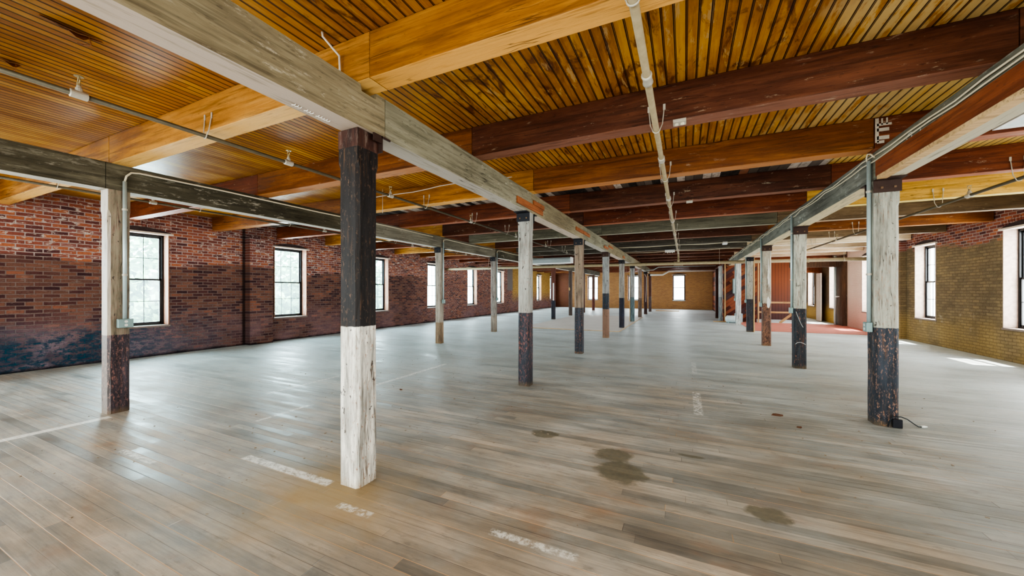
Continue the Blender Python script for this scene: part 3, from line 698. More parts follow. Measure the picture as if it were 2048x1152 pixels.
# ------------------------------------------------------------------ cross beams (run along X)
GOLD = ((0.16, 0.055, 0.010), (0.38, 0.16, 0.028), (0.58, 0.30, 0.07))
GOLDB = ((0.22, 0.08, 0.015), (0.47, 0.22, 0.05), (0.62, 0.34, 0.10))
ORNG = ((0.09, 0.028, 0.010), (0.20, 0.068, 0.018), (0.36, 0.145, 0.035))
MAR = ((0.032, 0.010, 0.005), (0.095, 0.030, 0.014), (0.19, 0.07, 0.034))
DRED = ((0.06, 0.014, 0.006), (0.17, 0.045, 0.018), (0.29, 0.09, 0.035))
OLIV = ((0.09, 0.08, 0.055), (0.18, 0.165, 0.115), (0.27, 0.25, 0.185))
DGRY = ((0.045, 0.038, 0.03), (0.10, 0.085, 0.065), (0.17, 0.15, 0.115))
YEL = ((0.35, 0.18, 0.03), (0.56, 0.33, 0.07), (0.68, 0.45, 0.13))
BRN = ((0.09, 0.06, 0.035), (0.18, 0.125, 0.075), (0.29, 0.21, 0.13))
CREAM = ((0.50, 0.38, 0.24), (0.68, 0.55, 0.38), (0.78, 0.68, 0.52))
def tm(cs, seed, scar=.12): return timber(cs[0], cs[1], cs[2], 'x', (0.50, .42, .30), scar*.5, .5, seed, 1.0, tuple(min(.8, v*1.35+.04) for v in cs[2]), .75)  # undersides lightened in colour, as if catching floor light
segs = [(XL+.02, -6.30), (-6.30, -2.14), (-2.14, 1.98), (1.98, XR-.02)]
beams = [
 (0.35, (GOLD, GOLD, GOLD, DRED)), (2.0, (GOLD, GOLDB, GOLD, DRED)), (3.68, (DRED, ORNG, MAR, MAR)), (5.35, (ORNG, GOLD, ORNG, DRED)),
 (7.02, (DRED, DRED, MAR, DRED)), (8.66, (GOLD, MAR, DRED, YEL)), (10.32, (DRED, OLIV, OLIV, BRN)), (11.97, (GOLD, MAR, MAR, ORNG)),
 (13.62, (ORNG, DGRY, DGRY, BRN)), (15.28, (DRED, DGRY, DGRY, CREAM)), (16.93, (DRED, MAR, MAR, CREAM)), (18.59, (MAR, MAR, MAR, CREAM)),
 (20.24, (DRED, DRED, MAR, CREAM)), (21.9, (DRED, MAR, MAR, DRED)), (23.55, (ORNG, DRED, MAR, DRED)), (25.2, (DRED, DRED, DRED, DRED)),
 (26.86, (MAR, DRED, MAR, MAR)), (28.5, (DRED, DRED, MAR, MAR)), (30.2, (ORNG, DRED, MAR, MAR)), (31.8, (DRED, DRED, DRED, MAR))]
bl = {0.35: 'golden ceiling beam just overhead, nearest of all the cross beams', 2.0: 'bright golden orange cross beam meeting the black and white post',
 3.68: 'dark maroon cross beam carrying the porcelain lampholder', 5.35: 'orange-brown cross beam with pale lower edge, in front of the patchwork ceiling boards',
 7.02: 'dark red cross beam right behind the patchwork ceiling boards', 8.66: 'red-brown cross beam turning yellow at its right end',
 10.32: 'olive grey painted cross beam among the red ones', 11.97: 'deep maroon cross beam just behind the olive grey one',
 13.62: 'sooty grey cross beam just in front of the hanging fluorescent light', 15.28: 'sooty grey cross beam with cream right end, in front of the thick transverse pipe',
 16.93: 'maroon cross beam just behind the thick transverse pipe'}
BEAM = {}
for i, (y, cs) in enumerate(beams):
    lab = bl.get(y) or 'reddish cross beam, %s from the camera, beyond the transverse pipe' % ORD[i-1 if i > 0 else 0]
    r = BEAM[y] = thing('ceiling_beam', lab, 'beam', (-2.4, y, 3.05), None)
    for j, ((x0, x1), c) in enumerate(zip(segs, cs)):
        dx = (0.05*((i*7+j*3) % 5-2)) if 0 < j else 0
        w = .19 if y < 6 else .17
        o = obj('timber', bx(x0+(dx if j else 0)+.002, x1+(0.05*((i*7+(j+1)*3) % 5-2) if j < 3 else 0)-.002, y, y+w, GT, ZC, bev=.006), tm(c, 100+i % 5*4+j, .1 if i != 1 else 0), r)
obj('timber', bx(0, .01, 0.0, .01, 5, 5.01), M_REDB).name = 'x_remove'
bpy.data.objects.remove(bpy.data.objects['x_remove'])

# ------------------------------------------------------------------ marks and patches
M_CHALK = plain('chalk', (.62, .62, .58), .9, var=.2)
M_PLAST = plain('plaster_splash', (.72, .70, .66), .9, var=.15)
M_OCHRE = plain('ochre_patch', (.55, .36, .14), .7)
M_INK = plain('pencil', (.05, .045, .04), .9)
def blob(parent, name, m, plane, c, hw, hh, t=.004, n=14, seed=1, jag=.35):
    """irregular thin patch; plane 'y' faces -Y at c, plane 'x' faces +X"""
    rr = random.Random(seed); bm = bmesh.new(); A = []; B = []
    for i in range(n):
        a = 2*math.pi*i/n; k_ = 1-jag*rr.random()
        u, v_ = hw*math.cos(a)*k_, hh*math.sin(a)*k_
        if plane == 'y': p, q = (c[0]+u, c[1], c[2]+v_), (c[0]+u, c[1]-t, c[2]+v_)
        else: p, q = (c[0], c[1]+u, c[2]+v_), (c[0]+t, c[1]+u, c[2]+v_)
        A.append(bm.verts.new(p)); B.append(bm.verts.new(q))
    for i in range(n): bm.faces.new((A[i], A[(i+1) % n], B[(i+1) % n], B[i]))
    bm.faces.new(A[::-1]); bm.faces.new(B)
    bmesh.ops.recalc_face_normals(bm, faces=bm.faces)
    return obj(name, bm, m, parent)
blob(pR3, 'plaster_splash', M_PLAST, 'y', (2.06, 12.099, 1.18), .045, .17, seed=4)
blob(pR3, 'plaster_splash', M_PLAST, 'y', (2.07, 12.099, 2.0), .035, .50, .003, 20, 5, .7)
blob(pL5, 'ochre_patch', M_OCHRE, 'y', (XLL+.04, YL[4]-.096, 1.62), .045, .11, .003, 10, 6, .15)
obj('white_patch', bx(XLL+.10, XLL+.17, YL[3]-.099, YL[3]-.094, 1.0, 1.92, bev=.001), M_PLAST, pL4)
obj('cable', tube(bmesh.new(), [(XC-.05, YS[7]-.105, 2.6), (XC+.05, YS[7]-.11, 2.4), (XC+.06, YS[7]-.11, 2.3), (XC+.05, YS[7]-.11, 1.6), (XC+.02, YS[7]-.11, .8)], .012, 6), M_WHITEC, pH)
obj('edge_strip', bx(XC-.125, XC-.096, YS[5]-.09, YS[5]+.05, .03, GB, bev=.002), M_NEWWOOD, pF)
# scrawl and scratches on the second right-hand post (front face)
yy = YR[1]-.102
bm = tube(bmesh.new(), [(1.955, yy, 1.66), (1.955, yy, 1.60), (1.965, yy, 1.585)], .0028, 5)
tube(bm, [(1.975, yy, 1.62), (1.98, yy, 1.60), (1.99, yy, 1.62), (1.982, yy, 1.575)], .0028, 5)
tube(bm, [(2.02, yy, 1.615), (2.005, yy, 1.62), (2.0, yy, 1.60), (2.015, yy, 1.595)], .0028, 5)
obj('pencil_scrawl', bm, M_INK, pR2)
bm = tube(bmesh.new(), [(1.94, yy, .47), (1.97, yy, .50), (2.02, yy, .51), (2.07, yy, .49), (2.10, yy, .47)], .004, 5)
obj('scratch_mark', bm, M_CHALK, pR2)
bm = tube(bmesh.new(), [(1.95, yy, 1.10), (1.98, yy, 1.0), (2.03, yy, .86), (2.06, yy, .80)], .003, 5)
obj('scratch_mark', bm, M_CHALK, pR2)
# chalk mark on the right girder and white paint on the third beam
xx = 1.929
bm = tube(bmesh.new(), [(xx, 4.77+.045*math.cos(a)-.012*math.sin(a), 2.968+.030*math.sin(a)) for a in [2*math.pi*k_/16 for k_ in range(17)]], .0035, 5)
obj('chalk_mark', bm, M_CHALK, g3)
bm = tube(bmesh.new(), [(xx, 4.60, 2.945), (xx, 4.575, 2.985)], .0035, 5)
obj('chalk_mark', bm, M_CHALK, g3)
bm = bmesh.new()
box(bm, 1.885, 1.915, 5.344, 5.349, 3.12, 3.385)
for z0, z1, x1 in ((3.30, 3.325, 2.02), (3.24, 3.275, 2.0), (3.15, 3.19, 2.0), (3.11, 3.14, 1.96)): box(bm, 1.90, x1, 5.344, 5.349, z0, z1)
for x0 in (1.935, 1.975): box(bm, x0, x0+.014, 5.344, 5.349, 3.31, 3.38)
obj('white_paint_mark', bm, plain('old_white_paint', (.52, .46, .38), .9, var=.3), BEAM[5.35])
for k_ in range(13):
    if k_ in (3, 7): continue
    y_ = 1.60+k_*.022
    obj('stamped_mark', tube(bmesh.new(), [(-2.37, y_, GB-.001), (-2.35, y_+.008, GB-.004), (-2.335, y_+.004, GB-.001)], .0028, 5), M_PLAST, g1)

# ------------------------------------------------------------------ sprinkler pipes
def hanger(root, x, y, z, r, along='y', top=None):
    """U strap screwed to the beam at y (front face)"""
    bm = bmesh.new(); zt = GT+.13
    pts = []
    for s in (-1, 1):
        pass
    R = r+.006
    arc = [(x+R*math.cos(a), y-.03, z+R*math.sin(a)) for a in [math.pi+math.pi*k/8 for k in range(9)]]
    pts = [(x-R-.035, y-.004, zt), (x-R-.02, y-.02, z+.05)] + arc + [(x+R+.02, y-.02, z+.05), (x+R+.035, y-.004, zt)]
    tube(bm, pts, .005, 6)
    for s in (-1, 1): box(bm, x+s*(R+.035)-.011, x+s*(R+.035)+.011, y-.008, y, zt-.02, zt+.035, .002)
    return obj('strap_hanger', bm, M_COUP, root)

def pipe_run(name, label, x, z, y0, y1, r, m, coups, heads, skip=()):
    root = thing(name, label, 'pipe', (x, y0, z))
    obj('pipe', tube(bmesh.new(), [(x, y0, z), (x, (y0+y1)/2, z), (x, y1, z)], r, 16), m, root, True)
    for c in coups:
        bm = tube(bmesh.new(), [(x, c-.055, z), (x, c-.05, z), (x, c-.03, z), (x, c+.03, z), (x, c+.05, z), (x, c+.055, z)], [r, r*1.45, r*1.28, r*1.28, r*1.45, r], 14)
        obj('coupling', bm, M_COUP, root, True)
    for c in heads:
        bm = bmesh.new()
        tube(bm, [(x, c-.05, z), (x, c-.045, z), (x, c+.045, z), (x, c+.05, z)], [r, r*1.6, r*1.6, r], 14)
        tube(bm, [(x, c, z), (x, c, z+r+.03), (x, c, z+r+.035), (x, c, z+r+.05)], [r*1.1, r*1.1, r*.8, r*.7], 12)
        h = obj('tee', bm, M_COUP, root)
        bm = bmesh.new(); zz = z+r+.045
        tube(bm, [(x, c, zz), (x, c, zz+.03)], .013, 8)
        for s in (-1, 1): tube(bm, [(x+s*.008, c, zz+.02), (x+s*.022, c, zz+.045), (x+s*.006, c, zz+.075)], .004, 6)
        tube(bm, [(x, c, zz+.075), (x, c, zz+.080)], .028, 12)
        obj('sprinkler_head', bm, M_BRASS, h)
    for (by, _) in beams:
        if y0 < by < y1 and by not in skip: hanger(root, x, by, z, r)
    return root
pipe_run('sprinkler_pipe', 'cream sprinkler pipe running overhead down the central bay', -.24, 2.99, .6, 15.92, .026, M_PIPE, [2.75, 4.5, 6.45, 8.55, 10.6, 12.8, 14.6, 15.8], [])
pipe_run('sprinkler_pipe', 'thin dull iron sprinkler pipe left of the black and white post', -4.2, 3.0, -.5, 15.63, .019, M_PIPED, [], [1.15, 2.8, 4.45, 6.85, 9.2, 11.6, 14.0])
pipe_run('sprinkler_pipe', 'thin sprinkler pipe beside the brick wall, beyond the dark olive girder', -7.95, 2.96, -.5, 16.1, .017, M_PIPED, [], [3.0, 6.2, 9.4, 12.6])
pipe_run('sprinkler_pipe', 'brown sprinkler pipe in the bay next to the ochre wall', 3.85, 2.93, 1.2, 15.54, .022, M_PIPED, [], [5.0, 7.9, 10.6, 13.2])
rt = thing('water_main_pipe', 'thick cream pipe crossing the whole hall under the girders', 'pipe', (0, 16.2, 2.6))
# transverse main, slightly below the girders
mz = 2.60
obj('pipe', tube(bmesh.new(), [(XL+.05, 15.6, mz), (-5, 15.85, mz), (0, 16.2, mz), (XR-.05, 16.6, mz)], .062, 18), M_PIPE, rt, True)
for x, y in ((-.24, 16.18), (-4.2, 15.89), (3.85, 16.45)):
    bm = tube(bmesh.new(), [(x-.17, y, mz), (x-.165, y, mz), (x-.13, y, mz), (x+.13, y, mz), (x+.165, y, mz), (x+.17, y, mz)], [.062, .085, .074, .074, .085, .062], 16)
    obj('tee_fitting', bm, M_PIPE, rt, True)
    bm = tube(bmesh.new(), [(x, y, mz), (x, y, mz+.16), (x, y, mz+.165), (x, y, 2.97), (x, y-.05, 3.0), (x, y-.25, 3.0)] if x != 3.85 else [(x, y, mz), (x, y, mz+.16), (x, y, mz+.165), (x, y, 2.88), (x, y-.06, 2.93), (x, y-.9, 2.93)], [.05, .05, .034, .034, .03, .025], 14)
    obj('riser', bm, M_PIPE, rt, True)
for x, y in ((-8.6, 15.7), (-3.0, 15.95), (1.2, 16.28), (5.0, 16.5)):
    bm = bmesh.new(); R = .07
    tube(bm, [(x+.0, y+R*math.cos(a), mz+R*math.sin(a)) for a in [math.pi*.5+2*math.pi*k/12 for k in range(13)]], .006, 6)
    tube(bm, [(x, y, mz+R), (x, y, ZC)], .005, 6)
    obj('hanger_rod', bm, M_COUP, rt)
# second thinner transverse lines beyond
def crosspipe(label, pts, r, m, name='conduit_line'):
    return tag(obj(name, tube(bmesh.new(), pts, r, 8), m, None, True), label, 'conduit')

# ------------------------------------------------------------------ conduits with outlet boxes on posts
def drop(x, y, zt, zb, face, label, m=M_EMT, bend=None, boxw=.07):
    """vertical conduit on a post face; face=(dx,dy) outward normal"""
    dx, dy = face
    root = thing('outlet_conduit', label, 'conduit', (x, y, zb))
    bm = tube(bmesh.new(), [(x, y, zt), (x, y, zb+.05)], .020, 12)
    o = obj('conduit_pipe', bm, m, root, True)
    for z in (zt-.35, zb+.6): obj('strap', tube(bmesh.new(), [(x, y, z-.012), (x, y, z+.012)], .026, 12), M_COUP, root)
    if bend:
        obj('bent_cable', tube(bmesh.new(), bend, .011, 8), M_CABLE, root, True)
    # box
    h = .055; d = .028
    bm = bmesh.new()
    if dx: box(bm, x-d+dx*.01, x+d+dx*.01, y-boxw, y+boxw, zb-h, zb+h, .006)
    else: box(bm, x-boxw, x+boxw, y-d+dy*.01, y+d+dy*.01, zb-h, zb+h, .006)
    b = obj('outlet_box', bm, M_OUTB, root)
    bm = bmesh.new()
    for zo in (-.022, .022):
        if dx: tube(bm, [(x+dx*(d+.008), y, zb+zo), (x+dx*(d+.014), y, zb+zo)], .016, 12)
        else: tube(bm, [(x, y+dy*(d+.008), zb+zo), (x, y+dy*(d+.014), zb+zo)], .016, 12)
    obj('receptacle', bm, M_RECP, b)
    return root
lx = XLL+.10+.024
drop(lx, 2.11, 2.86, 1.10, (1, 0), 'pale conduit with a double outlet box on the nearest window side post',
     bend=[(lx, 2.11, 2.86), (lx, 2.125, 2.93), (lx, 2.17, 2.985), (lx, 2.25, 3.0), (lx, 3.2, 3.01), (lx, 4.8, 3.0), (lx, 6.6, 3.02), (lx, 8.3, 3.0)])
for x, y, lab in ((XLL+.138, YL[1], 'conduit and small outlet box on the second visible window side post'), (XLL+.158, YL[2], 'conduit and dark box on the third visible window side post')):
    drop(x, y+.02, 2.9, 1.2, (1, 0), lab, bend=[(x, y+.02, 2.9), (x, y+.04, 2.97), (x, y+.2, 3.0), (x, y+1.4, 2.98), (x, y+3.0, 3.0)], boxw=.05)
for i, lab in ((0, 'pale blue conduit ending in a double outlet box on the big navy-based post'), (1, 'pale blue conduit with outlet box on the second right-hand post'), (2, 'conduit with dark box on the badly peeled post'), (3, 'conduit with small box on the post at the red mat corner'), (4, 'conduit on the pale blue-grey post')):
    x = XRs[i]-(.215 if i == 0 else .2)/2-.023
    drop(x, YR[i]-.02, 2.98, 1.09 if i == 0 else 1.12, (-1, 0), lab, boxw=.05)
# cream cables along the right girder
for k, (dz, dx, lab) in enumerate(((3.0, .114, 'upper cream cable run along the grey right-hand girder'), (2.965, .112, 'lower cream cable run along the grey right-hand girder'))):
    x = 2.03-dx
    pts = []
    for j in range(60):
        y = .8+j*.33
        s_ = .012*math.sin(j*1.7+k)+.006*math.sin(j*3.1)
        near = min(abs(y-q) for q in YR)
        if near < .3: s_ += (.03-.05*near)*(1 if k == 0 else -.4)
        pts.append((x-.004*math.sin(j*2.3), y, dz+s_*(.6 if y < 5 else 1)))
    tag(obj('power_cable', tube(bmesh.new(), pts, .008, 6), M_CABLE, None, True), lab, 'cable')
pts = [(1.9, 5.40, 2.98), (1.88, 5.44, 3.03), (1.875, 5.50, 3.05), (1.885, 5.56, 3.02), (1.90, 5.57, 2.95), (1.9, 5.55, 2.9)]
tag(obj('cable_loop', tube(bmesh.new(), pts, .008, 6), M_CABLE, None, True), 'looped cream cable entering the conduit atop the big navy-based post', 'cable')
# white cable sagging over the third beam, left bay
tag(obj('white_cable', tube(bmesh.new(), [(-6.2, 5.33, 3.28), (-5.6, 5.33, 3.30), (-5.3, 5.33, 3.315), (-4.9, 5.33, 3.31), (-4.5, 5.33, 3.305), (-4.2, 5.33, 3.32), (-3.9, 5.33, 3.345), (-3.6, 5.33, 3.35), (-3.2, 5.33, 3.33), (-2.5, 5.33, 3.32)], .008, 6), M_WHITEC, None, True),
    'white cable stapled across the orange-brown beam behind the front post', 'cable')
tag(obj('chain_rod', tube(bmesh.new(), [(-5.1, 5.2, 3.4), (-5.1, 5.2, 2.95)], .005, 6), M_COUP), 'thin threaded rod hanging beside the dull iron pipe', 'rod')
tag(obj('cable_stub', tube(bmesh.new(), [(-2.41, 1.86, ZC), (-2.41, 1.865, 3.37), (-2.39, 1.93, 3.32), (-2.37, 1.975, 3.28), (-2.37, 1.98, 3.20), (-2.37, 1.98, 3.075)], .008, 8), M_WHITEC, None, True),
    'short bent white pipe stub beside the golden beam above the grey girder', 'pipe')
# wires crossing the centre bay far ahead, to the right girder
for z, y, lab in ((3.02, 13.4, 'pale wire strung across the central bay in front of the grey beams'), (2.98, 14.9, 'lower pale wire strung across the central bay')):
    tag(obj('cross_wire', tube(bmesh.new(), [(-2.1, y, z), (-1.2, y, z-.02), (-.3, y, z+.01), (.6, y, z-.015), (1.3, y, z+.015), (1.75, y, z), (1.9, y, z-.05)], .010, 6), M_CABLE, None, True), lab, 'wire')
tag(obj('offset_conduit', tube(bmesh.new(), [(-2.2, 24.0, 2.78), (-1.75, 24, 2.78), (-1.45, 24, 2.95), (1.6, 24, 2.95)], .025, 8), M_EMT, None, True), 'far conduit with a kink crossing below the red beams', 'conduit')
tag(obj('offset_conduit', tube(bmesh.new(), [(-2.2, 27.5, 2.62), (-1.4, 27.5, 2.62), (-1.0, 27.5, 2.85), (1.9, 27.5, 2.85)], .06, 10), M_WHITEC, None, True), 'farthest pale pipe with a kink, in front of the back wall', 'conduit')

# ------------------------------------------------------------------ fixtures
lr = thing('lampholder', 'white twin porcelain lampholder under the dark maroon beam', 'lampholder', (-.04, 3.72, GT))
obj('housing', bx(-.10, .01, 3.66, 3.76, GT-.028, GT-.001, bev=.004), M_COUP, lr)
for xx in (-.07, -.02): obj('socket', tube(bmesh.new(), [(xx, 3.71, GT-.028), (xx, 3.71, GT-.04)], .017, 12), M_PORC, lr)
lr = thing('small_box', 'small white junction box on the patchwork side of the dark red beam', 'box', (.1, 7, GT))
obj('housing', bx(.02, .12, 7.05, 7.13, GT-.03, GT-.001, bev=.004), M_COUP, lr)
for (x, y, lab, w) in ((-.52, 15.25, 'small pale louvred fixture just short of the transverse pipe', .34), (1.15, 13.5, 'square white junction box below the sooty beams', .13)):
    lr = thing('ceiling_box', lab, 'fixture', (x, y, GT))
    obj('housing', bx(x-w/2, x+w/2, y-.1, y+.1, GT-.08, GT-.002, bev=.006), M_WHITE, lr)
    if w > .2:
        for q in (-1, 0, 1): obj('tube', tube(bmesh.new(), [(x+q*.08, y-.1, GT-.09), (x+q*.08, y+.1, GT-.09)], .018, 8), M_PORC, lr)
# hanging industrial fluorescent
fr_ = thing('fluorescent_light', 'long white industrial fluorescent light hanging by wires in the window side bay', 'light', (-4.9, 14.0, 2.7))
bm = prism_x(bmesh.new(), [(13.95, 2.62), (13.87, 2.64), (13.92, 2.76), (13.98, 2.82), (14.08, 2.82), (14.14, 2.76), (14.19, 2.64), (14.11, 2.62)], -5.75, -4.0)
obj('reflector', bm, plain('grey_enamel', (0.42, 0.46, 0.46), .4, var=.1), fr_)
obj('tube', tube(bmesh.new(), [(-5.72, 13.92, 2.60), (-4.03, 13.92, 2.60)], .022, 10), M_WHITE, fr_)
obj('tube', tube(bmesh.new(), [(-5.72, 14.08, 2.60), (-4.03, 14.08, 2.60)], .022, 10), M_WHITE, fr_)
obj('end_cap', bx(-4.01, -3.985, 13.86, 14.20, 2.59, 2.82, bev=.004), M_WHITE, fr_)
obj('hanging_wire', tube(bmesh.new(), [(-4.8, 14.03, 2.82), (-4.8, 14.0, 3.1), (-4.78, 13.8, GT)], .004, 6), M_BLACKC, fr_)
obj('hanging_wire', tube(bmesh.new(), [(-4.15, 14.03, 2.82), (-4.12, 14.0, 3.1), (-4.12, 13.8, GT)], .004, 6), M_BLACKC, fr_)
# white light panel upper right
pr_ = thing('ceiling_light_panel', 'pale flat light panel under the boards beyond the right-hand girder', 'light', (3.2, 4.7, 3.08))
obj('diffuser', bx(2.78, 3.95, 4.0, 5.26, 3.09, 3.10), M_PANEL, pr_)
bm = bmesh.new()
box(bm, 2.74, 2.78, 3.96, 5.30, 3.08, 3.13); box(bm, 3.95, 3.99, 3.96, 5.30, 3.08, 3.13); box(bm, 2.78, 3.95, 3.96, 4.0, 3.08, 3.13); box(bm, 2.78, 3.95, 5.26, 5.30, 3.08, 3.13)
obj('panel_frame', bm, M_WHITE, pr_)
for xx in (2.9, 3.8): obj('hanging_rod', tube(bmesh.new(), [(xx, 4.6, 3.10), (xx, 4.6, ZC)], .004, 6), M_COUP, pr_)

# peeling paint flap on ceiling boards
def flap(cx, cy, L, W, label, ang=0):
    bm = bmesh.new(); n = 8; rows = []
    rr = random.Random(int(cx*10))
    for i in range(n+1):
        t = i/n
        w = W*math.sin(math.pi*min(1, t*1.0+.06))*(.7+.3*rr.random())+.004
        dz = .05*math.sin(math.pi*t)**2*rr.uniform(.6, 1.2)
        y = cy+(t-.5)*L
        rows.append([bm.verts.new((cx-w/2+rr.uniform(-.006, .006), y, ZC-.003)), bm.verts.new((cx+.1*w, y, ZC-.008-dz*.5)), bm.verts.new((cx+w/2, y+.01, ZC-.01-dz))])
    for a, b in zip(rows, rows[1:]):
        for k_ in range(2): bm.faces.new((a[k_], a[k_+1], b[k_+1], b[k_]))
    tube(bm, [(cx+.02, cy+.25*L, ZC-.02), (cx-.02, cy+.33*L, ZC-.05), (cx-.08, cy+.28*L, ZC-.045), (cx-.13, cy+.2*L, ZC-.03)], .004, 5)
    return tag(obj('veneer_flap', bm, timber((0.2, .07, .03), (.38, .17, .07), (.55, .32, .14), 'y', (.6, .4, .2), 0, .5, 81)), label, 'splinter')
flap(-4.02, 1.07, .30, .07, 'torn curl of wood hanging from the golden ceiling boards')
flap(-5.05, 1.0, .10, .05, 'small torn splinter on the golden ceiling boards above the iron pipe')

# ------------------------------------------------------------------ far right corner
M_DIAG = N('diagonal_boards', .6, .3)
def diag():
    s = M_DIAG
    u = s.math('ADD', s.math('MULTIPLY', s.x, -.60), s.math('MULTIPLY', s.z, .80))
    q = s.math('DIVIDE', u, .14)
    idx = s.math('FLOOR', s.math('ADD', q, 50.0)); fr = s.math('FRACT', s.math('ADD', q, 50.0))
    v = s.math('FLOOR', s.math('ADD', s.math('DIVIDE', s.math('ADD', s.math('MULTIPLY', s.x, .8), s.math('ADD', s.math('MULTIPLY', s.z, .6), s.math('MULTIPLY', idx, .37))), 1.1), 50.0))
    rnd = s.white(s.vec(idx, v, 2.0))
    c = s.ramp(rnd, [(0, (.09, .025, .02)), (.25, (.22, .06, .03)), (.5, (.31, .10, .05)), (.75, (.36, .15, .07)), (.9, (.075, .05, .06))], 'CONSTANT')
    c = s.mix(s.math('MULTIPLY', s.noise(4), .5), c, (.12, .05, .04))
    c = s.mix(s.step(fr, .03, .08, .9, 0), c, (.02, .008, .006))
    s.color(c)
diag()
sb = N('red_matchboard', .55, .35)
def mb(s):
    fr = s.math('FRACT', s.math('ADD', s.math('DIVIDE', s.x, .13), 50.0))
    c = s.mix(s.step(s.math('ADD', s.z, s.math('MULTIPLY', s.noise(1.2, detail=4), 1.2)), 1.1, 2.6), (.10, .05, .055), (.25, .075, .03))
    c = s.mix(s.math('MULTIPLY', s.noise(3, sc3=(4, 1, .4)), .6), c, (.13, .045, .025))
    c = s.mix(s.step(fr, .05, .11, .85, 0), c, (.02, .008, .006))
    s.color(c)
mb(sb)
struct('wall_partition', bx(1.70, 3.10, 20.9, 20.98, 0, GB+.3), M_DIAG.m)
struct('wall_side', bx(1.98, 2.06, 21.0, YF, 0, ZC), M_DIAG.m)
# matchboard wall with an opening
bm = bmesh.new()
box(bm, 2.06, 5.18, 23.4, 23.48, 0, ZC); box(bm, 6.08, XR, 23.4, 23.48, 0, ZC); box(bm, 5.18, 6.08, 23.4, 23.48, 2.42, ZC)
wm = struct('wall_matchboard', bm, sb.m)
dr = link('door_1', None); dr['kind'] = 'structure'; dr.location = (5.63, 23.4, 0)
bm = bmesh.new()
box(bm, 5.10, 5.18, 23.37, 23.40, 0, 2.50); box(bm, 6.08, 6.17, 23.37, 23.40, 0, 2.50); box(bm, 5.06, 6.2, 23.36, 23.40, 2.42, 2.54)
obj('door_casing', bm, M_REDB, dr)
bm = bmesh.new(); box(bm, 6.00, 6.045, 22.72, 23.40, 0.02, 2.38, .004)
for z0, z1 in ((.2, 1.0), (1.15, 2.2)): box(bm, 5.99, 6.0, 22.82, 23.30, z0, z1, .003)
obj('door_leaf', bm, M_LATH, dr)
bm = bmesh.new()
for z in (.3, 2.1): box(bm, 6.045, 6.06, 23.33, 23.40, z, z+.1)
obj('hinge', bm, M_STEEL, dr)
# studs framing the boards
for x, y, lab in ((1.78, 20.85, 'raw wood stud at the near edge of the diagonal boards'), (2.62, 19.9, 'tall raw wood stud rising through the middle of the diagonal boards'), (3.12, 20.6, 'thin raw wood stud at the stair rail end')):
    tag(obj('wood_stud', bx(x-.025, x+.025, y-.04, y+.04, 0, GB+.2, bev=.003), M_NEWWOOD), lab, 'stud')
tag(obj('wood_stud', bx(XRs[3]+.105, XRs[3]+.145, YR[3]-.1, YR[3]+.04, 0, GB, bev=.003), M_NEWWOOD), 'raw wood stud fixed to the side of the post at the mat corner', 'stud')
# stair guard rail
gr = thing('guard_rail', 'raw lumber guard rail in front of the red matchboard wall', 'railing', (4.1, 20.9, 0))
obj('top_rail', bx(3.14, 4.95, 20.86, 20.90, .92, 1.0, bev=.003), M_NEWWOODX, gr)
obj('mid_rail', bx(3.14, 4.95, 20.86, 20.90, .46, .54, bev=.003), M_NEWWOODX, gr)
obj('post', bx(4.9, 4.98, 20.90, 20.98, 0, 1.02, bev=.003), M_NEWWOOD, gr)
bm = bmesh.new(); v = box(bm, -.05, .05, -.015, .015, -.45, .45)
bmesh.ops.rotate(bm, verts=bm.verts, cent=(0, 0, 0), matrix=Matrix.Rotation(math.radians(48), 3, 'Y')); bmesh.ops.translate(bm, verts=bm.verts, vec=(4.35, 21.0, .30))
obj('brace', bm, M_NEWWOODX, gr)
# red floor mat
sm = N('red_painted_mat', .6, .3)
sm.color(sm.mix(sm.noise(2.5, detail=6), (.42, .13, .10), (.60, .27, .22)))
tag(obj('floor_mat', bx(2.3, XR-.02, 16.45, 20.82, .0005, .012), sm.m), 'large faded red mat covering the floor before the matchboard wall', 'mat')
tag(obj('paper_scrap', bx(3.9, 4.35, 18.3, 18.5, .0125, .016), M_WHITE), 'white paper scrap lying on the red mat', 'paper')
tag(obj('rough_plank', bx(1.25, 1.95, 20.45, 20.62, .0005, .03, bev=.004), M_NEWWOODX), 'short raw plank on the floor by the diagonal boards', 'plank')
# electrical panels and tank
ep = thing('electrical_panel', 'pale grey electrical panel on the diagonal boards', 'panel', (2.35, 20.85, 1.9))
obj('cabinet', bx(2.10, 2.45, 20.78, 20.899, 1.38, 2.1, bev=.006), M_OUTB, ep)
obj('panel_door', bx(2.13, 2.42, 20.765, 20.78, 1.42, 2.06, bev=.004), plain('panel_grey', (.42, .52, .55), .4, var=.05), ep)
ep = thing('electrical_panel', 'pale blue box standing on the floor behind the mat corner post', 'panel', (2.35, 20.7, 0))
obj('cabinet', bx(2.16, 2.48, 20.5, 20.75, .0005, .42, bev=.01), plain('pale_blue_metal', (.40, .55, .60), .4, var=.1), ep)
tk = thing('water_tank', 'squat rounded white tank on the floor behind the pale blue-grey post', 'tank', (2.05, 20.1, 0))
bm = bmesh.new()
tube(bm, [(1.72, 20.1, .18), (1.73, 20.1, .18), (1.76, 20.1, .18), (1.80, 20.1, .18), (2.28, 20.1, .18), (2.32, 20.1, .18), (2.35, 20.1, .18), (2.36, 20.1, .18)], [.02, .08, .13, .165, .165, .13, .08, .02], 20)
obj('drum', bm, plain('white_tank_paint', (.62, .72, .74), .35, var=.06), tk, True)
obj('foot', bx(1.82, 1.88, 20.0, 20.2, .0005, .06), M_OUTB, tk); obj('foot', bx(2.2, 2.26, 20.0, 20.2, .0005, .06), M_OUTB, tk)
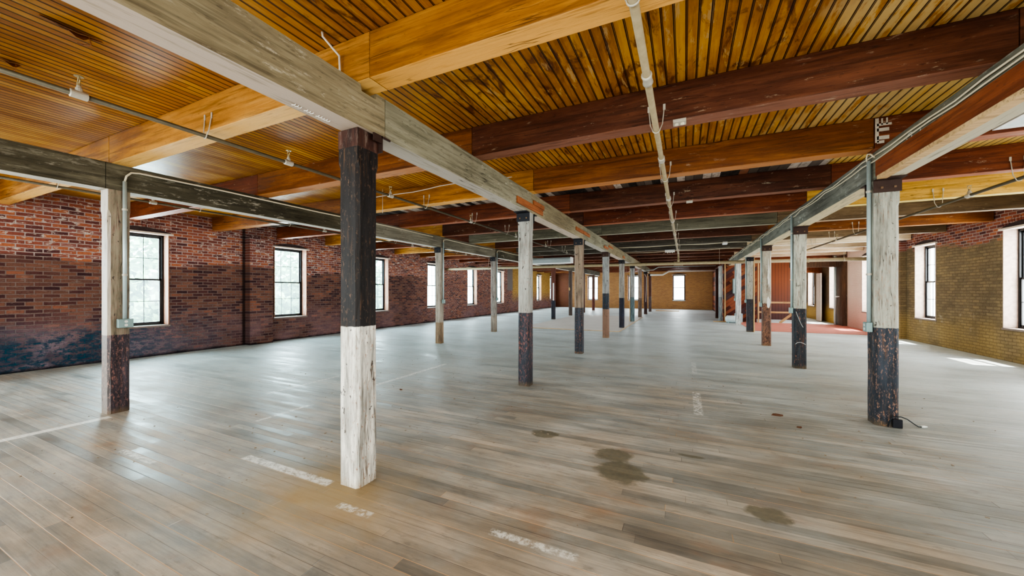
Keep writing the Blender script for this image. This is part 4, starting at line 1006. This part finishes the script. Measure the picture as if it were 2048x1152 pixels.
# vertical pale standpipe by boarded pier
sp_ = thing('standpipe', 'pale blue vertical standpipe with a valve in front of the dark boarded pier', 'pipe', (6.0, 20.75, 0))
obj('pipe', tube(bmesh.new(), [(5.99, 20.75, 0.001), (5.99, 20.75, 3.05)], .045, 14), M_EMT, sp_, True)
bm = tube(bmesh.new(), [(5.98, 20.75, 1.25), (6.03, 20.6, 1.25)], .03, 10); tube(bm, [(6.03, 20.6, 1.25), (6.12, 20.58, 1.27)], .018, 8)
obj('valve', bm, M_WHITE, sp_)
# brown header over the recess
tag(obj('wood_header', bx(4.3, XR-.02, 20.45, 20.6, 2.55, 2.95, bev=.004), M_BRN), 'dark brown header board above the standpipe', 'header')

# ------------------------------------------------------------------ floor bits
ply = N('pale_plywood', .6, .3)
ply.color(ply.mix(ply.noise(1.6, detail=6), (.42, .40, .37), (.60, .58, .55)))
def sheet(x0, x1, y0, y1, lab, t=.022, m=None):
    r = thing('plywood_sheet', lab, 'plywood', ((x0+x1)/2, (y0+y1)/2, 0))
    obj('top_face', bx(x0, x1, y0, y1, .0005, t), m or ply.m, r)
    bm = bmesh.new(); box(bm, x0, x1, y0-.008, y0, .0005, t); box(bm, x1, x1+.008, y0, y1, .0005, t)
    obj('raw_edge', bm, M_NEWWOODX, r)
sheet(-6.1, -2.19, 13.9, 22.4, 'large pale plywood floor patch under the far central posts')
sheet(-2.0, -.4, 29.6, 30.6, 'raw plywood sheet lying near the back wall', .03, M_NEWWOODX)
tag(obj('white_disc', tube(bmesh.new(), [(-.3, 22.5, .001), (-.3, 22.5, .006)], .09, 16), M_WHITE), 'white disc lying on the far floor', 'disc')
M_CHIP = plain('brown_chip', (.12, .055, .03), .8)
def chip(x, y, s_, label, m=M_CHIP, name='wood_chip'):
    bm = bmesh.new(); n = 7; rr = random.Random(int(x*100+y*10))
    a = [bm.verts.new((x+s_*math.cos(2*math.pi*i/n)*rr.uniform(.5, 1.2), y+s_*.6*math.sin(2*math.pi*i/n)*rr.uniform(.5, 1.2), .0008)) for i in range(n)]
    b = [bm.verts.new((v.co.x*.9+x*.1+.004, v.co.y*.9+y*.1, .006+rr.uniform(0, .012))) for v in a]
    for i in range(n): bm.faces.new((a[i], a[(i+1) % n], b[(i+1) % n], b[i]))
    bm.faces.new(b); bm.faces.new(a[::-1])
    tag(obj(name, bm, m), label, 'debris')
chip(1.0, 5.38, .055, 'small red-brown bark-like chip on open floor, before the big navy-based post')
chip(-3.9, 15.9, .13, 'brown wood scrap lying on the plywood floor patch')
chip(1.13, 5.0, .03, 'tiny tan chip just before the red-brown chip')
chip(-3.9, 4.35, .03, 'tiny tan chip on the floor to the left of the front post')
# scattered grit
bm = bmesh.new(); rr = random.Random(3)
for i in range(330):
    x = rr.uniform(-6.5, 3.2); y = rr.uniform(.9, 7.5); s_ = rr.uniform(.004, .012)
    if math.hypot(x-XC, y-YS[0]) < .2 or any(abs(x-q) < .2 for q in (XC, 2.03, XLL)) and y > 5: continue
    r_ = bmesh.ops.create_cube(bm, size=1)['verts']
    bmesh.ops.scale(bm, verts=r_, vec=(s_*rr.uniform(.6, 2), s_, s_*.4))
    bmesh.ops.rotate(bm, verts=r_, cent=(0, 0, 0), matrix=Matrix.Rotation(rr.uniform(0, 6.28), 3, 'Z'))
    bmesh.ops.translate(bm, verts=r_, vec=(x, y, s_*.25))
gm = N('grit', .8, .2); gm.color(gm.ramp(gm.white(gm.scaled(gm.pos, (9, 9, 9))), [(0, (.08, .06, .05)), (.4, (.3, .22, .14)), (.7, (.6, .58, .52)), (.9, (.4, .25, .08))], 'CONSTANT'))
tag(obj('floor_debris', bm, gm.m), 'fine grit and splinters scattered over the near floor boards', 'debris', kind='stuff')
# cord at the foot of the right post
cr = thing('extension_cord', 'black cord with a pale plug lying at the foot of the big navy-based post', 'cord', (2.14, 5.42, 0))
obj('cord', tube(bmesh.new(), [(2.02, 5.425, .008), (2.03, 5.42, .08), (2.06, 5.41, .13), (2.12, 5.41, .135), (2.18, 5.44, .11), (2.26, 5.50, .05), (2.31, 5.54, .015), (2.35, 5.56, .01)], .006, 8), M_BLACKC, cr, True)
obj('plug', tube(bmesh.new(), [(2.34, 5.555, .014), (2.37, 5.57, .014), (2.40, 5.585, .012)], [.012, .014, .006], 8), M_RECP, cr)
obj('floor_box', bx(2.06, 2.14, 5.42, 5.445, .005, .10, bev=.006), M_STEEL, cr)

# ------------------------------------------------------------------ trees outside
leafm = N('sunlit_leaves', .7, .2)
leafm.color(leafm.mix(leafm.noise(1.2), (.16, .34, .20), (.34, .55, .34)))
barkm = plain('bark', (.2, .16, .12), .9)
def tree(x, y, h, R, lab, seed):
    rr = random.Random(seed)
    r = thing('leafy_tree', lab, 'tree', (x, y, -5))
    obj('trunk', tube(bmesh.new(), [(x, y, -5), (x+.1, y, -2), (x, y+.1, h-R)], [.28, .2, .1], 8), barkm, r)
    bm = bmesh.new()
    for i in range(6500):
        a, b = rr.uniform(0, 6.283), rr.uniform(-1, 1)
        q = R*(rr.random()**.4)*(1+.18*math.sin(3*a+seed)+.12*math.sin(5*b*3))
        cz = h-R*.8+q*b*1.15
        c = Vector((x+q*math.cos(a)*math.sqrt(1-b*b), y+q*math.sin(a)*math.sqrt(1-b*b), cz))
        u = Vector((rr.gauss(0, 1), rr.gauss(0, 1), rr.gauss(0, 1))).normalized(); w = u.cross(Vector((rr.gauss(0, 1), rr.gauss(0, 1), rr.gauss(0, 1)))).normalized()
        s_ = rr.uniform(.10, .22)
        bm.faces.new([bm.verts.new(c+u*s_), bm.verts.new(c+w*s_*.6), bm.verts.new(c-u*s_), bm.verts.new(c-w*s_*.6)])
    obj('crown', bm, leafm.m, r)
tree(-17.0, 6.2, 2.9, 2.6, 'pale leafy tree outside the nearest visible window', 1)
tree(-17.5, 13.0, 3.1, 2.7, 'pale leafy tree outside the second visible window', 2)
tree(-18.0, 19.0, 2.2, 2.3, 'low pale tree outside the third visible window', 3)

# ------------------------------------------------------------------ light
w = bpy.data.worlds.new('overcast'); sc.world = w; w.use_nodes = True
nt = w.node_tree; bg = nt.nodes['Background']
tcn = nt.nodes.new('ShaderNodeTexCoord'); spn = nt.nodes.new('ShaderNodeSeparateXYZ'); rp = nt.nodes.new('ShaderNodeValToRGB')
nt.links.new(tcn.outputs['Generated'], spn.inputs[0]); nt.links.new(spn.outputs[2], rp.inputs[0]); nt.links.new(rp.outputs[0], bg.inputs[0])
rp.color_ramp.elements[0].position = 0.0; rp.color_ramp.elements[0].color = (.80, .88, .86, 1)
rp.color_ramp.elements[1].position = .5; rp.color_ramp.elements[1].color = (.86, .94, 1, 1)
bg.inputs[1].default_value = 4.0
def light(kind, name, loc, rot, energy, color, **kw):
    d = bpy.data.lights.new(name, kind); d.energy = energy; d.color = color
    for k_, v_ in kw.items(): setattr(d, k_, v_)
    o = bpy.data.objects.new(name, d); COL.objects.link(o); o.location = loc; o.rotation_euler = rot
    return o
light('SUN', 'sun', (20, 10, 20), (0, math.radians(24), 0), 14, (1, .95, .86), angle=.01)
# sky light entering each window
def warea(name, loc, rot, e, sx, sy, c): 
    o = light('AREA', name, loc, rot, e, c, shape='RECTANGLE', size=sx, size_y=sy); return o
for (a0, a1) in LW: warea('window_light', (XL-T-.15, (a0+a1)/2, 1.8), (0, math.radians(-90), 0), 100, 2.1, 1.0, (.66, .90, 1))
for (a0, a1) in RW: warea('window_light', (XR+T+.15, (a0+a1)/2, 1.8), (0, math.radians(90), 0), 85, 2.1, 1.0, (.95, .98, 1))
for (a0, a1) in FW: warea('window_light', ((a0+a1)/2, YF+T+.15, 1.8), (math.radians(-90), 0, 0), 60, 1.0, 2.1, (.9, .96, 1))

# ------------------------------------------------------------------ camera
cam = bpy.data.cameras.new('camera'); co = bpy.data.objects.new('camera', cam); COL.objects.link(co)
cam.sensor_width = 36; cam.lens = 738/2048*36
cam.shift_y = 6/2048
cam.clip_start = .05; cam.clip_end = 300
co.location = (0, 0, 1.5); co.rotation_euler = (math.pi/2, 0, math.atan(346/738))
sc.camera = co
sc.view_settings.view_transform = 'AgX'
try: sc.view_settings.look = 'AgX - High Contrast'
except Exception: pass
sc.view_settings.exposure = 0.72
sc.cycles.max_bounces = 8; sc.cycles.diffuse_bounces = 5; sc.cycles.glossy_bounces = 3; sc.cycles.transparent_max_bounces = 8
sc.cycles.use_denoising = True
sc.cycles.use_fast_gi = True; sc.cycles.fast_gi_method = 'ADD'
w.light_settings.ao_factor = 0.22; w.light_settings.distance = 2.5
sc.cycles.sample_clamp_indirect = 8
sc.cycles.caustics_reflective = False; sc.cycles.caustics_refractive = False
